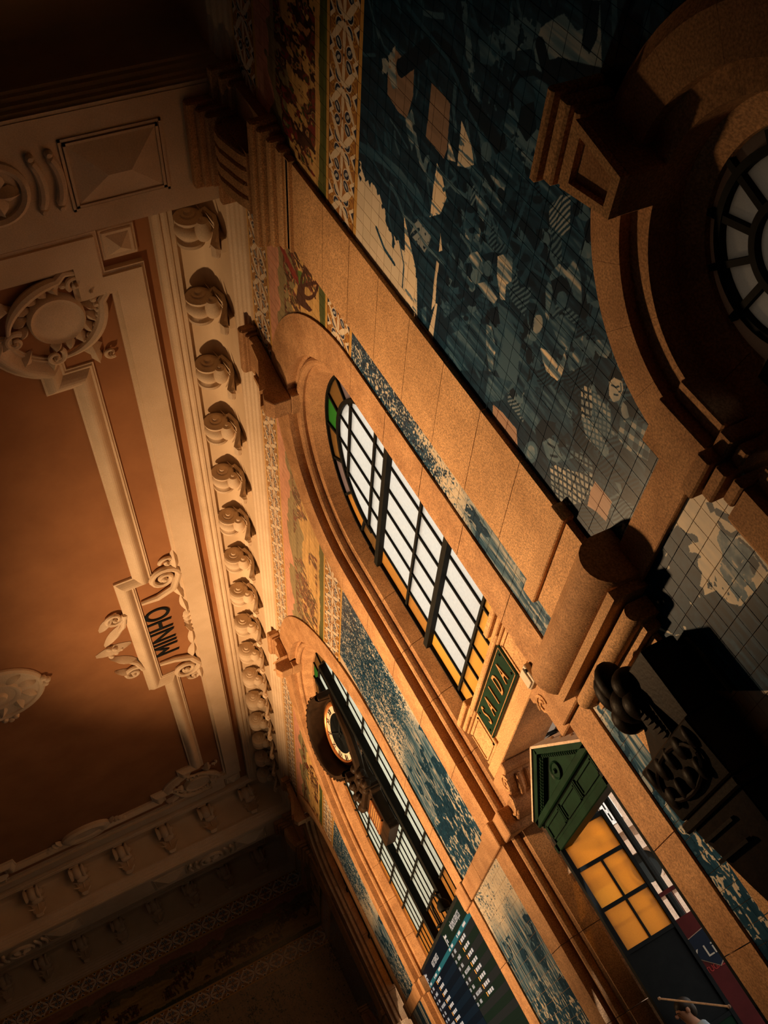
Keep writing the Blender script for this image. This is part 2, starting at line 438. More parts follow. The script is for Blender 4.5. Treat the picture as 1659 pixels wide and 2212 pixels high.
# polygons of the painted pictures, wall metres
SH = {'near':[('p',0.5,'streak',0,[(-2.572,5.841),(-2.486,5.744),(-2.386,5.611),(-2.251,5.452),(-2.595,5.288),(-2.688,5.442),(-2.716,5.633),(-2.756,5.722),(-2.836,5.746),(-2.844,5.852),(-2.751,5.911),(-2.846,6.074),(-2.783,6.038),(-2.708,5.899),(-2.623,5.888)]),('p',0.42,'leaf',0,[(-2.843,6.74),(-2.811,6.668),(-2.932,6.622),(-3.072,6.538),(-3.238,6.43),(-3.37,6.345),(-3.369,6.444),(-3.241,6.536),(-3.107,6.61)]),('p',0.35,'leaf',0,[(-2.98,6.483),(-2.797,6.263),(-2.641,6.085),(-2.593,5.886),(-2.751,5.911),(-2.87,6.124),(-3.057,6.306),(-3.097,6.42)]),('p',0.08,'',0,[(-2.343,5.604),(-2.272,5.443),(-2.448,5.397),(-2.547,5.427),(-2.539,5.502),(-2.465,5.52)]),('p',0.2,'fold',0,[(-2.388,5.707),(-2.334,5.584),(-2.454,5.524),(-2.489,5.57),(-2.453,5.732)]),('p',0.12,'leaf',0,[(-3.002,6.262),(-2.887,6.061),(-3.05,6.068),(-3.207,6.048),(-3.417,6.14),(-3.512,6.306),(-3.369,6.378),(-3.216,6.387)]),('p','pink','grain',0,[(-3.723,7.632),(-3.539,7.555),(-3.555,7.394),(-3.536,7.242),(-3.75,7.225),(-3.968,7.289),(-3.984,7.43),(-3.936,7.613)]),('p',0.62,'leaf',0,[(-3.615,7.613),(-3.511,7.547),(-3.628,7.522),(-3.803,7.457),(-3.847,7.541),(-3.764,7.635),(-3.82,7.725),(-3.748,7.763),(-3.677,7.679)]),('p',0.5,'fold',0,[(-3.979,7.308),(-3.852,7.228),(-4.079,7.149),(-4.175,7.173),(-4.065,7.273)]),('s',0.5,'',0.05,[(-3.889,7.221),(-4.064,7.123),(-4.181,7.03),(-4.203,6.965),(-4.123,6.953),(-4.087,6.928)]),('p','pink','grain',0,[(-3.52,6.99),(-3.516,6.857),(-3.535,6.717),(-3.871,6.688),(-3.977,6.721),(-3.952,6.897),(-3.947,6.994),(-3.7,6.985)]),('s',0.1,'',0.05,[(-3.973,7.167),(-3.978,6.834),(-3.991,6.717)]),('p',0.8,'fold',0,[(-3.786,6.682),(-3.893,6.555),(-3.943,6.672)]),('p',0.86,'sail',0,[(-3.569,6.555),(-3.662,6.401),(-3.776,6.33),(-3.856,6.421),(-3.91,6.533)]),('s',0.06,'',0.13,[(-3.645,7.44),(-3.222,6.99),(-3.225,6.781),(-3.353,6.581),(-3.417,6.365),(-3.487,6.071)]),('s',0.24,'',0.04,[(-3.183,7.396),(-3.238,6.987),(-3.272,6.805),(-3.368,6.611),(-3.416,6.532)]),('s',0.3,'',0.1,[(-4.641,8.03),(-4.516,7.621),(-4.47,7.316),(-4.51,7.011),(-4.57,6.712)]),('p',0.22,'streak',0,[(-3.015,6.064),(-2.924,5.964),(-2.86,5.792),(-2.894,5.592),(-2.964,5.46),(-3.024,5.424),(-3.163,5.741),(-3.239,5.889),(-3.179,5.997)]),('p',0.34,'streak',0,[(-2.934,5.876),(-2.873,5.787),(-2.909,5.56),(-2.99,5.45),(-3.04,5.51),(-3.004,5.796)]),('s',0.05,'',0.035,[(-3.172,6.015),(-3.078,6.059),(-2.963,6.008),(-2.875,5.868),(-2.852,5.687),(-2.931,5.486),(-3.037,5.419)]),('s',0.05,'',0.1,[(-2.711,5.857),(-2.804,5.758),(-2.724,5.63),(-2.701,5.512),(-2.732,5.4),(-2.824,5.375),(-2.879,5.391)]),('s',0.05,'',0.1,[(-2.732,5.653),(-2.674,5.473),(-2.614,5.299)]),('s',0.05,'',0.08,[(-2.823,5.751),(-2.84,5.665),(-2.896,5.565),(-2.863,5.448)]),('p',0.5,'streak',0,[(-2.824,5.605),(-2.796,5.551),(-2.825,5.463),(-2.891,5.476),(-2.891,5.527)]),('p',0.06,'',0,[(-3.124,5.927),(-3.03,5.815),(-3.156,5.743),(-3.255,5.738),(-3.298,5.811),(-3.26,5.927)]),('p',0.45,'dots',0,[(-3.267,5.939),(-3.298,5.811),(-3.17,5.739),(-3.132,5.584),(-3.182,5.525),(-3.293,5.568),(-3.432,5.648),(-3.447,5.821),(-3.386,5.932)]),('p',0.3,'fold',0,[(-3.432,5.648),(-3.293,5.568),(-3.261,5.346),(-3.36,5.226),(-3.491,5.397),(-3.522,5.558)]),('p',0.3,'fold',0,[(-3.558,6.098),(-3.432,5.979),(-3.47,5.859),(-3.614,5.813),(-3.736,5.981),(-3.68,6.078)]),('e',0.42,'',0,[(-3.609,6.214),(-3.572,6.152),(-3.674,6.195)]),('s',0.07,'',0.06,[(-3.643,6.304),(-3.727,6.282),(-3.758,6.172),(-3.789,6.063)]),('p',0.97,'sail',0,[(-4.05,6.8),(-4.084,6.728),(-4.231,6.615),(-4.415,6.672),(-4.538,6.816),(-4.269,6.813)]),('p',0.2,'fold',0,[(-4.782,7.198),(-4.54,6.815),(-4.411,6.665),(-4.25,6.611),(-4.467,6.594),(-4.699,6.685),(-4.811,6.808),(-4.731,7.015)]),('p',0.6,'text',0,[(-4.679,7.003),(-4.691,6.761),(-4.897,6.822),(-4.892,7.083)]),('p',0.97,'sail',0,[(-4.781,7.212),(-4.99,7.058),(-5.144,6.943),(-5.611,6.847),(-5.62,6.93),(-5.575,7.065),(-4.986,7.162)]),('s',0.45,'',0.03,[(-4.793,7.214),(-4.767,7.03),(-4.825,6.827),(-4.794,6.543)]),('p',0.17,'fold',0,[(-5.129,6.923),(-4.853,6.813),(-4.873,6.649),(-5.246,6.581),(-5.604,6.633),(-5.609,6.834)]),('p',0.9,'',0,[(-4.569,6.639),(-4.697,6.58),(-4.741,6.627)]),('p',0.92,'',0,[(-4.843,6.643),(-4.843,6.602),(-4.996,6.607),(-5.246,6.581),(-5.354,6.629),(-5.079,6.645)]),('p',0.42,'fold',0,[(-5.474,6.794),(-5.379,6.712),(-5.554,6.679),(-5.593,6.726)]),('s',0.4,'',0.035,[(-4.09,6.772),(-4.095,6.507),(-4.049,6.337)]),('s',0.34,'',0.03,[(-4.201,6.672),(-4.003,6.529),(-3.988,6.606)]),('e',0.3,'',0,[(-4.159,6.291),(-4.121,6.235),(-4.111,6.303)]),('e',0.08,'',0,[(-4.117,6.287),(-4.083,6.236),(-4.09,6.294)]),('p',0.24,'fold',0,[(-4.263,6.359),(-4.139,6.203),(-4.217,6.126),(-4.35,6.299)]),('e',0.33,'',0,[(-4.299,6.236),(-4.266,6.189),(-4.257,6.247)]),('e',0.08,'',0,[(-4.261,6.232),(-4.232,6.19),(-4.238,6.238)]),('p',0.264,'fold',0,[(-4.39,6.294),(-4.281,6.161),(-4.349,6.095),(-4.465,6.242)]),('e',0.2,'',0,[(-4.354,6.446),(-4.326,6.405),(-4.318,6.454)]),('e',0.08,'',0,[(-4.32,6.439),(-4.297,6.405),(-4.301,6.444)]),('p',0.16000000000000003,'fold',0,[(-4.43,6.497),(-4.338,6.382),(-4.395,6.328),(-4.493,6.455)]),('e',0.3,'',0,[(-4.901,6.349),(-4.853,6.287),(-4.845,6.362)]),('e',0.08,'',0,[(-4.851,6.344),(-4.808,6.288),(-4.82,6.352)]),('p',0.24,'fold',0,[(-5.029,6.425),(-4.872,6.252),(-4.961,6.168),(-5.13,6.359)]),('e',0.22,'',0,[(-4.946,6.258),(-4.909,6.211),(-4.903,6.268)]),('e',0.08,'',0,[(-4.905,6.252),(-4.874,6.212),(-4.881,6.258)]),('p',0.17600000000000002,'fold',0,[(-5.045,6.315),(-4.924,6.184),(-4.992,6.12),(-5.122,6.264)]),('e',0.4,'',0,[(-4.88,6.078),(-4.837,6.025),(-4.829,6.091)]),('e',0.08,'',0,[(-4.834,6.075),(-4.796,6.027),(-4.806,6.082)]),('p',0.32000000000000006,'fold',0,[(-4.995,6.143),(-4.854,5.993),(-4.934,5.917),(-5.086,6.082)]),('e',0.3,'',0,[(-5.072,6.135),(-5.037,6.094),(-5.032,6.145)]),('e',0.08,'',0,[(-5.033,6.129),(-5.005,6.095),(-5.011,6.135)]),('p',0.24,'fold',0,[(-5.163,6.185),(-5.051,6.069),(-5.113,6.011),(-5.233,6.139)]),('e',0.3,'',0,[(-4.593,6.048),(-4.571,6.018),(-4.565,6.056)]),('e',0.08,'',0,[(-4.565,6.041),(-4.548,6.019),(-4.549,6.045)]),('p',0.24,'fold',0,[(-4.655,6.084),(-4.58,6.0),(-4.625,5.957),(-4.705,6.05)]),('e',0.26,'',0,[(-3.782,5.806),(-3.753,5.762),(-3.743,5.818)]),('e',0.08,'',0,[(-3.748,5.804),(-3.722,5.765),(-3.726,5.811)]),('p',0.20800000000000002,'fold',0,[(-3.865,5.857),(-3.768,5.735),(-3.834,5.668),(-3.937,5.803)]),('e',0.3,'',0,[(-3.974,5.909),(-3.94,5.859),(-3.93,5.922)]),('e',0.08,'',0,[(-3.936,5.907),(-3.904,5.862),(-3.911,5.915)]),('p',0.24,'fold',0,[(-4.07,5.968),(-3.957,5.828),(-4.031,5.754),(-4.152,5.908)]),('e',0.2,'',0,[(-3.616,5.584),(-3.583,5.534),(-3.57,5.6)]),('e',0.08,'',0,[(-3.577,5.586),(-3.546,5.538),(-3.552,5.595)]),('p',0.16000000000000003,'fold',0,[(-3.712,5.642),(-3.601,5.501),(-3.679,5.42),(-3.798,5.576)]),('e',0.14,'',0,[(-4.081,5.581),(-4.041,5.528),(-4.029,5.599)]),('e',0.08,'',0,[(-4.037,5.583),(-4.0,5.532),(-4.009,5.593)]),('p',0.11200000000000002,'fold',0,[(-4.192,5.643),(-4.06,5.493),(-4.145,5.407),(-4.287,5.573)]),('s',0.3,'',0.05,[(-3.883,6.24),(-3.97,5.967),(-4.108,5.736)]),('s',0.1,'',0.07,[(-3.931,6.124),(-3.973,5.85),(-4.065,5.619)]),('s',0.12,'',0.06,[(-5.34,6.423),(-4.932,6.178),(-4.63,6.001)]),('s',0.45,'',0.03,[(-4.397,6.36),(-4.409,6.234),(-4.481,6.152)]),('s',0.35,'',0.03,[(-3.886,6.343),(-3.975,6.084),(-4.115,5.867)]),('s',0.08,'',0.1,[(-3.787,5.965),(-3.836,5.607),(-3.929,5.293)]),('s',0.3,'',0.025,[(-4.003,5.768),(-3.932,5.512),(-3.913,5.299)]),('s',0.26,'',0.03,[(-3.463,5.667),(-3.798,5.728),(-4.224,5.834)]),('s',0.28,'',0.04,[(-3.961,5.621),(-4.06,5.643),(-4.215,5.702)]),('s',0.2,'',0.05,[(-3.541,5.852),(-3.695,5.871),(-3.906,5.93)]),('s',0.3,'',0.05,[(-5.635,6.359),(-5.213,6.128),(-4.904,5.965)]),('s',0.25,'',0.05,[(-4.224,5.567),(-3.999,5.489),(-3.837,5.447)]),('s',0.3,'',0.06,[(-4.632,5.818),(-4.573,5.613),(-4.575,5.452)]),('p',0.5,'fold',0,[(-3.946,6.275),(-3.969,6.182),(-3.956,6.099),(-4.102,6.111),(-4.096,6.182),(-4.026,6.236)]),('p',0.6,'fold',0,[(-4.59,6.267),(-4.44,6.2),(-4.373,6.126),(-4.399,6.057),(-4.457,5.994),(-4.577,6.052),(-4.675,6.139),(-4.652,6.221)]),('p',0.08,'',0,[(-4.582,6.257),(-4.52,6.179),(-4.58,6.126),(-4.665,6.142),(-4.652,6.221)]),('e',0.5,'',0,[(-4.586,6.095),(-4.539,6.033),(-4.646,6.079)]),('p',0.1,'',0,[(-4.379,6.077),(-4.26,5.961),(-4.187,5.845),(-4.281,5.851),(-4.388,5.996)]),('e',0.42,'',0,[(-4.413,5.967),(-4.374,5.914),(-4.475,5.95)]),('p',0.66,'fold',0,[(-4.24,5.881),(-4.137,5.776),(-4.142,5.708),(-4.306,5.673),(-4.38,5.725),(-4.502,5.701),(-4.543,5.752),(-4.392,5.846)]),('p',0.5,'fold',0,[(-4.625,6.058),(-4.524,5.957),(-4.558,5.786),(-4.632,5.818),(-4.667,5.954)]),('p',0.34,'streak',0,[(-4.576,5.763),(-4.572,5.624),(-4.691,5.414),(-4.974,5.428),(-5.186,5.658),(-4.881,5.691)]),('p',0.4,'grain',0,[(-4.706,5.636),(-4.703,5.427),(-4.974,5.428),(-5.104,5.569)]),('p',0.06,'',0,[(-4.715,5.86),(-4.617,5.769),(-4.733,5.699),(-4.819,5.801)]),('p',0.62,'fold',0,[(-4.874,5.867),(-4.84,5.795),(-4.977,5.681),(-5.16,5.703),(-5.127,5.789)]),('p',0.25,'fold',0,[(-5.026,6.048),(-4.869,5.861),(-5.27,5.749),(-5.633,6.143),(-5.393,6.284)]),('p',0.3,'fold',0,[(-5.43,6.361),(-5.181,6.169),(-5.033,5.93),(-5.21,5.882),(-5.569,6.074),(-5.638,6.228)]),('p',0.46,'stripe',0,[(-3.553,5.46),(-3.418,5.396),(-3.354,5.296),(-3.547,5.23),(-3.645,5.282),(-3.652,5.424)]),('p',0.34,'stripe',0,[(-3.652,5.409),(-3.642,5.284),(-3.731,5.136),(-3.812,5.219),(-3.832,5.329)]),('p',0.3,'fold',0,[(-3.642,5.284),(-3.594,5.189),(-3.653,5.111),(-3.763,5.152),(-3.804,5.222)]),('p',0.5,'fold',0,[(-4.092,5.311),(-3.929,5.293),(-3.829,5.242),(-3.825,5.128),(-3.924,5.177),(-4.079,5.239),(-4.315,5.199),(-4.282,5.243)]),('p',0.06,'',0,[(-4.004,5.281),(-3.884,5.192),(-3.888,5.104),(-4.045,5.087),(-4.094,5.203)]),('e',0.36,'',0,[(-4.047,5.131),(-4.007,5.081),(-4.105,5.109)]),('p',0.5,'fold',0,[(-3.859,5.173),(-3.699,5.12),(-3.766,5.024),(-3.93,4.945),(-3.95,5.022),(-3.888,5.104)]),('p',0.35,'fold',0,[(-3.773,4.98),(-3.679,4.909),(-3.783,4.812),(-3.896,4.902)]),('p',0.3,'fold',0,[(-4.325,5.211),(-4.139,5.096),(-4.111,4.93),(-4.282,4.892),(-4.464,5.098)]),('p',0.34,'fold',0,[(-4.4,5.443),(-4.296,5.349),(-4.33,5.273),(-4.457,5.228),(-4.503,5.31),(-4.482,5.399)]),('e',0.62,'',0,[(-4.402,5.302),(-4.38,5.249),(-4.487,5.302)]),('p',0.07,'',0,[(-4.37,5.42),(-4.289,5.335),(-4.374,5.354),(-4.495,5.329),(-4.476,5.391)]),('p',0.28,'fold',0,[(-4.5,5.278),(-4.321,5.151),(-4.346,5.018),(-4.547,5.164)]),('p',0.7,'fold',0,[(-4.558,5.219),(-4.499,5.124),(-4.53,4.996),(-4.638,5.019),(-4.68,5.091)]),('p',0.5,'fold',0,[(-4.311,5.139),(-4.294,5.038),(-4.267,4.927),(-4.321,4.936),(-4.366,5.041)]),('p',0.72,'fold',0,[(-4.543,5.204),(-4.503,5.102),(-4.581,4.991),(-4.337,4.97),(-4.353,4.933),(-4.595,4.936),(-4.649,4.965),(-4.668,5.042),(-4.629,5.157)]),('p',0.42,'dots',0,[(-4.384,4.968),(-4.233,4.933),(-4.102,4.834),(-4.094,4.72),(-4.198,4.706),(-4.408,4.802),(-4.49,4.864)]),('p',0.16,'stripe',0,[(-4.556,4.935),(-4.196,4.677),(-4.321,4.655),(-4.571,4.706),(-4.6,4.79)]),('p',0.5,'fold',0,[(-4.322,4.898),(-4.12,4.856),(-4.297,4.815),(-4.439,4.837),(-4.453,4.878)]),('p',0.58,'fold',0,[(-4.061,4.734),(-3.997,4.66),(-4.022,4.585),(-4.104,4.6),(-4.143,4.67),(-4.13,4.734)]),('p',0.45,'fold',0,[(-4.964,5.842),(-4.892,5.796),(-4.966,5.717),(-5.202,5.664),(-5.248,5.714),(-5.093,5.798)]),('p',0.4,'grain',0,[(-4.776,5.622),(-4.721,5.421),(-5.066,5.364),(-5.231,5.445),(-5.162,5.621)]),('p',0.3,'fold',0,[(-5.272,5.708),(-5.085,5.414),(-5.358,5.484),(-5.599,5.698)]),('p',0.33,'fold',0,[(-4.842,5.099),(-4.725,5.004),(-4.746,4.83),(-4.793,4.714),(-4.869,4.817),(-4.927,4.93),(-4.92,5.036)]),('p',0.45,'leaf',0,[(-4.765,4.906),(-4.734,4.737),(-4.805,4.726),(-4.841,4.844)]),('p',0.26,'fold',0,[(-5.004,5.007),(-4.878,4.881),(-4.817,4.738),(-4.929,4.711),(-5.033,4.755),(-5.105,4.935)]),('p',0.16,'fold',0,[(-4.28,4.717),(-4.157,4.664),(-4.049,4.54),(-4.104,4.473),(-4.237,4.515),(-4.369,4.473),(-4.488,4.466),(-4.44,4.546),(-4.356,4.64)]),('p',0.05,'',0,[(-4.221,4.536),(-4.099,4.518),(-4.094,4.437),(-4.169,4.417),(-4.236,4.501)]),('p',0.78,'skin',0,[(-4.241,4.519),(-4.174,4.491),(-4.14,4.416),(-4.188,4.386),(-4.284,4.386),(-4.343,4.426),(-4.328,4.481)]),('s',0.15,'',0.012,[(-4.242,4.489),(-4.224,4.449),(-4.196,4.43)]),('s',0.15,'',0.012,[(-4.285,4.442),(-4.261,4.413)]),('s',0.3,'',0.01,[(-4.164,4.425),(-4.211,4.398),(-4.235,4.416)]),('p',0.12,'stripe',0,[(-4.774,4.722),(-4.643,4.646),(-4.793,4.554),(-4.793,4.397),(-4.936,4.528),(-4.933,4.66)]),('p',0.74,'check',0,[(-4.511,4.724),(-4.436,4.699),(-4.426,4.636),(-4.603,4.553),(-4.701,4.591),(-4.699,4.649)]),('p',0.6,'check2',0,[(-4.438,4.622),(-4.404,4.561),(-4.419,4.422),(-4.498,4.373),(-4.528,4.301),(-4.639,4.356),(-4.683,4.474),(-4.61,4.56)]),('p',0.16,'fold',0,[(-4.369,4.473),(-4.317,4.394),(-4.356,4.334),(-4.528,4.301),(-4.534,4.357),(-4.419,4.422)]),('p',0.6,'check2',0,[(-4.709,4.645),(-4.625,4.554),(-4.695,4.332),(-4.745,4.302),(-4.79,4.337),(-4.813,4.546)]),('e',0.5,'',0,[(-4.753,4.347),(-4.717,4.314),(-4.791,4.331)]),('e',0.62,'',0,[(-4.295,4.31),(-4.259,4.274),(-4.355,4.283)]),('p',0.08,'fold',0,[(-4.269,4.358),(-4.169,4.293),(-4.181,4.233),(-4.274,4.204),(-4.315,4.268),(-4.266,4.318)]),('p',0.42,'plaid',0,[(-4.405,4.312),(-4.306,4.23),(-4.197,4.038),(-4.294,4.032),(-4.469,4.003),(-4.532,4.127),(-4.555,4.202),(-4.546,4.293)]),('p',0.26,'fold',0,[(-4.64,4.281),(-4.555,4.202),(-4.496,4.004),(-4.641,3.964),(-4.737,4.121),(-4.763,4.243)]),('p',0.18,'stripe',0,[(-4.875,4.394),(-4.752,4.233),(-4.737,4.121),(-4.641,3.964),(-4.735,3.949),(-4.885,4.174),(-4.974,4.353)]),('e',0.42,'',0,[(-5.493,5.018),(-5.419,4.95),(-5.592,4.984)]),('e',0.55,'',0,[(-5.493,5.018),(-5.449,4.977),(-5.554,4.997)]),('p',0.08,'',0,[(-5.249,5.046),(-5.094,5.01),(-4.983,4.859),(-5.09,4.836),(-5.241,4.922),(-5.364,4.951)]),('p',0.5,'skin',0,[(-5.277,4.928),(-5.169,4.877),(-5.125,4.772),(-5.203,4.691),(-5.3,4.724),(-5.368,4.841)]),('s',0.1,'',0.02,[(-5.232,4.872),(-5.197,4.797)]),('s',0.1,'',0.02,[(-5.304,4.811),(-5.246,4.744)]),('p',0.1,'',0,[(-5.138,4.784),(-5.117,4.723),(-5.194,4.711)]),('p',0.3,'fold',0,[(-5.157,4.76),(-5.004,4.632),(-5.077,4.604),(-5.197,4.659)]),('p',0.55,'check',0,[(-5.061,4.643),(-4.956,4.52),(-4.958,4.391),(-5.028,4.362),(-5.119,4.455),(-5.144,4.611)]),('p',0.7,'check',0,[(-5.413,4.782),(-5.311,4.72),(-5.203,4.555),(-5.028,4.362),(-5.125,4.329),(-5.352,4.361),(-5.563,4.502),(-5.609,4.627),(-5.553,4.72)]),('p',0.2,'fold',0,[(-5.097,4.596),(-4.998,4.375),(-5.203,4.555),(-5.3,4.724)]),('p',0.14,'stripe',0,[(-5.429,4.398),(-5.298,4.316),(-5.26,4.105),(-5.265,4.009),(-5.452,3.975),(-5.636,4.111),(-5.544,4.25)]),('p',0.3,'check2',0,[(-4.974,4.353),(-4.885,4.174),(-4.916,4.101),(-5.051,4.164),(-5.054,4.32)]),('p',0.34,'stripe',0,[(-5.031,4.172),(-4.927,4.036),(-4.884,3.952),(-5.001,3.913),(-5.147,4.029),(-5.131,4.129)]),('p','pinkl','grain',0,[(-5.062,4.332),(-5.06,4.222),(-5.062,4.128),(-5.142,4.125),(-5.272,4.11),(-5.292,4.221),(-5.337,4.317),(-5.2,4.34)]),('p','pinkl','grain',0,[(-5.5,5.582),(-5.465,5.452),(-5.452,5.241),(-5.615,5.169),(-5.636,5.34),(-5.642,5.549)]),('p',0.5,'fold',0,[(-5.127,3.976),(-5.01,3.909),(-5.203,3.912),(-5.234,3.96)]),('p',0.28,'fold',0,[(-4.59,4.016),(-4.588,3.919),(-4.713,3.93),(-4.72,3.984)])],'low':[('p',0.15,'leaf2',0,[(-4.794,3.632),(-4.659,3.595),(-4.633,3.522),(-4.576,3.452),(-4.611,3.433),(-4.704,3.47),(-4.739,3.444),(-4.668,3.366),(-4.761,3.356),(-4.782,3.306),(-4.886,3.275),(-4.909,3.201),(-5.096,3.118),(-5.23,3.112),(-5.474,3.22),(-5.599,3.378),(-5.587,3.538),(-5.529,3.657),(-4.955,3.645)]),('p',0.42,'leaf3',0,[(-4.388,3.358),(-4.322,3.295),(-4.305,3.22),(-4.276,3.114),(-4.297,3.035),(-4.422,3.017),(-4.69,3.007),(-4.671,3.104),(-4.622,3.218),(-4.5,3.255),(-4.452,3.332)]),('p',0.14,'ground',0,[(-4.909,3.201),(-4.788,3.158),(-4.772,3.048),(-4.696,2.975),(-4.308,2.949),(-5.024,2.533),(-5.916,3.0),(-5.637,3.387),(-5.474,3.22),(-5.23,3.112)]),('p',0.88,'sail',0,[(-4.73,2.984),(-4.555,3.025),(-4.36,2.986),(-4.274,2.995),(-4.315,2.954),(-4.558,2.968)]),('s',0.55,'',0.06,[(-5.388,3.129),(-5.368,2.975),(-5.365,2.724)]),('p',0.12,'',0,[(-4.308,3.51),(-4.261,3.484),(-4.29,3.431),(-4.337,3.451)]),('s',0.12,'',0.03,[(-4.339,3.37),(-4.354,3.32),(-4.329,3.263),(-4.268,3.241),(-4.217,3.201)]),('s',0.14,'',0.05,[(-4.284,3.414),(-4.248,3.335),(-4.218,3.214),(-4.218,3.024)]),('s',0.12,'',0.02,[(-4.295,3.212),(-4.276,3.114),(-4.298,2.977)]),('p',0.1,'',0,[(-4.343,3.103),(-4.302,3.086),(-4.315,3.025),(-4.413,3.023),(-4.393,3.068)]),('p',0.7,'',0,[(-4.56,3.237),(-4.555,3.196),(-4.571,3.072),(-4.578,3.041),(-4.585,3.094),(-4.588,3.207)]),('p',0.14,'leaf',0,[(-4.696,3.208),(-4.753,3.159),(-4.777,3.188)]),('p',0.14,'leaf',0,[(-4.678,3.158),(-4.735,3.11),(-4.759,3.138)]),('p',0.14,'leaf',0,[(-4.681,3.098),(-4.737,3.05),(-4.761,3.078)]),('p',0.14,'leaf',0,[(-4.755,3.236),(-4.813,3.187),(-4.838,3.217)])],'frieze':[('p','red','',0,[(-7.061,9.979),(-6.977,9.829),(-7.051,9.715),(-7.094,9.577),(-7.151,9.393),(-7.172,9.325),(-7.233,9.42),(-7.248,9.585),(-7.172,9.747),(-7.11,9.863)]),('p','grn','',0,[(-7.036,9.435),(-6.972,9.318),(-7.117,9.254),(-7.279,9.399)]),('r','wheel','',0.07,[(-6.986,9.116),(-6.759,8.853),(-6.735,9.111)]),('s','wheel','',0.04,[(-6.871,9.247),(-7.071,8.962)]),('s','wheel','',0.04,[(-7.272,9.422),(-6.759,8.853)]),('p','wheel','',0,[(-7.304,9.446),(-7.161,9.279),(-7.335,9.215),(-7.314,9.032),(-7.415,9.125),(-7.569,9.506)]),('s','wheel','',0.03,[(-6.896,9.248),(-7.425,9.264)]),('p','grnd','',0,[(-6.83,8.853),(-6.801,8.725),(-7.226,8.712),(-7.274,8.83)])]}
# ------------------------------------------------------------------ hand painted tile pictures (drawn here, in wall coordinates)
rng = np.random.default_rng(11)


def vnoise(h, w, cy, cx, octv=3):
    out, amp, tot = np.zeros((h, w)), 1.0, 0.0
    for _ in range(octv):
        gy, gx = max(2, int(h / cy) + 2), max(2, int(w / cx) + 2)
        g = rng.random((gy, gx))
        yy, xx = np.linspace(0, gy - 1.001, h), np.linspace(0, gx - 1.001, w)
        y0, x0 = yy.astype(int), xx.astype(int)
        fy, fx = (yy - y0)[:, None], (xx - x0)[None]
        fy, fx = fy * fy * (3 - 2 * fy), fx * fx * (3 - 2 * fx)
        a = g[y0][:, x0] * (1 - fx) + g[y0][:, x0 + 1] * fx
        b = g[y0 + 1][:, x0] * (1 - fx) + g[y0 + 1][:, x0 + 1] * fx
        out += amp * (a * (1 - fy) + b * fy)
        tot += amp
        amp *= 0.55
        cy, cx = max(1.5, cy / 2), max(1.5, cx / 2)
    return out / tot


BLUE_T = np.array([0, .12, .3, .5, .72, 1.0])
BLUE_C = np.array([(.002, .008, .016), (.004, .023, .050), (.016, .066, .125), (.085, .165, .235), (.37, .385, .37), (.80, .66, .48)])
NAMED = {'pink': (.22, .155, .12), 'pinkl': (.42, .27, .20), 'red': (.22, .018, .02), 'grn': (.07, .15, .03), 'wheel': (.045, .012, .012), 'grnd': (.055, .085, .03)}


def blue(t):
    t = np.clip(t, 0, 1)
    return np.stack([np.interp(t, BLUE_T, BLUE_C[:, k]) for k in range(3)], -1)


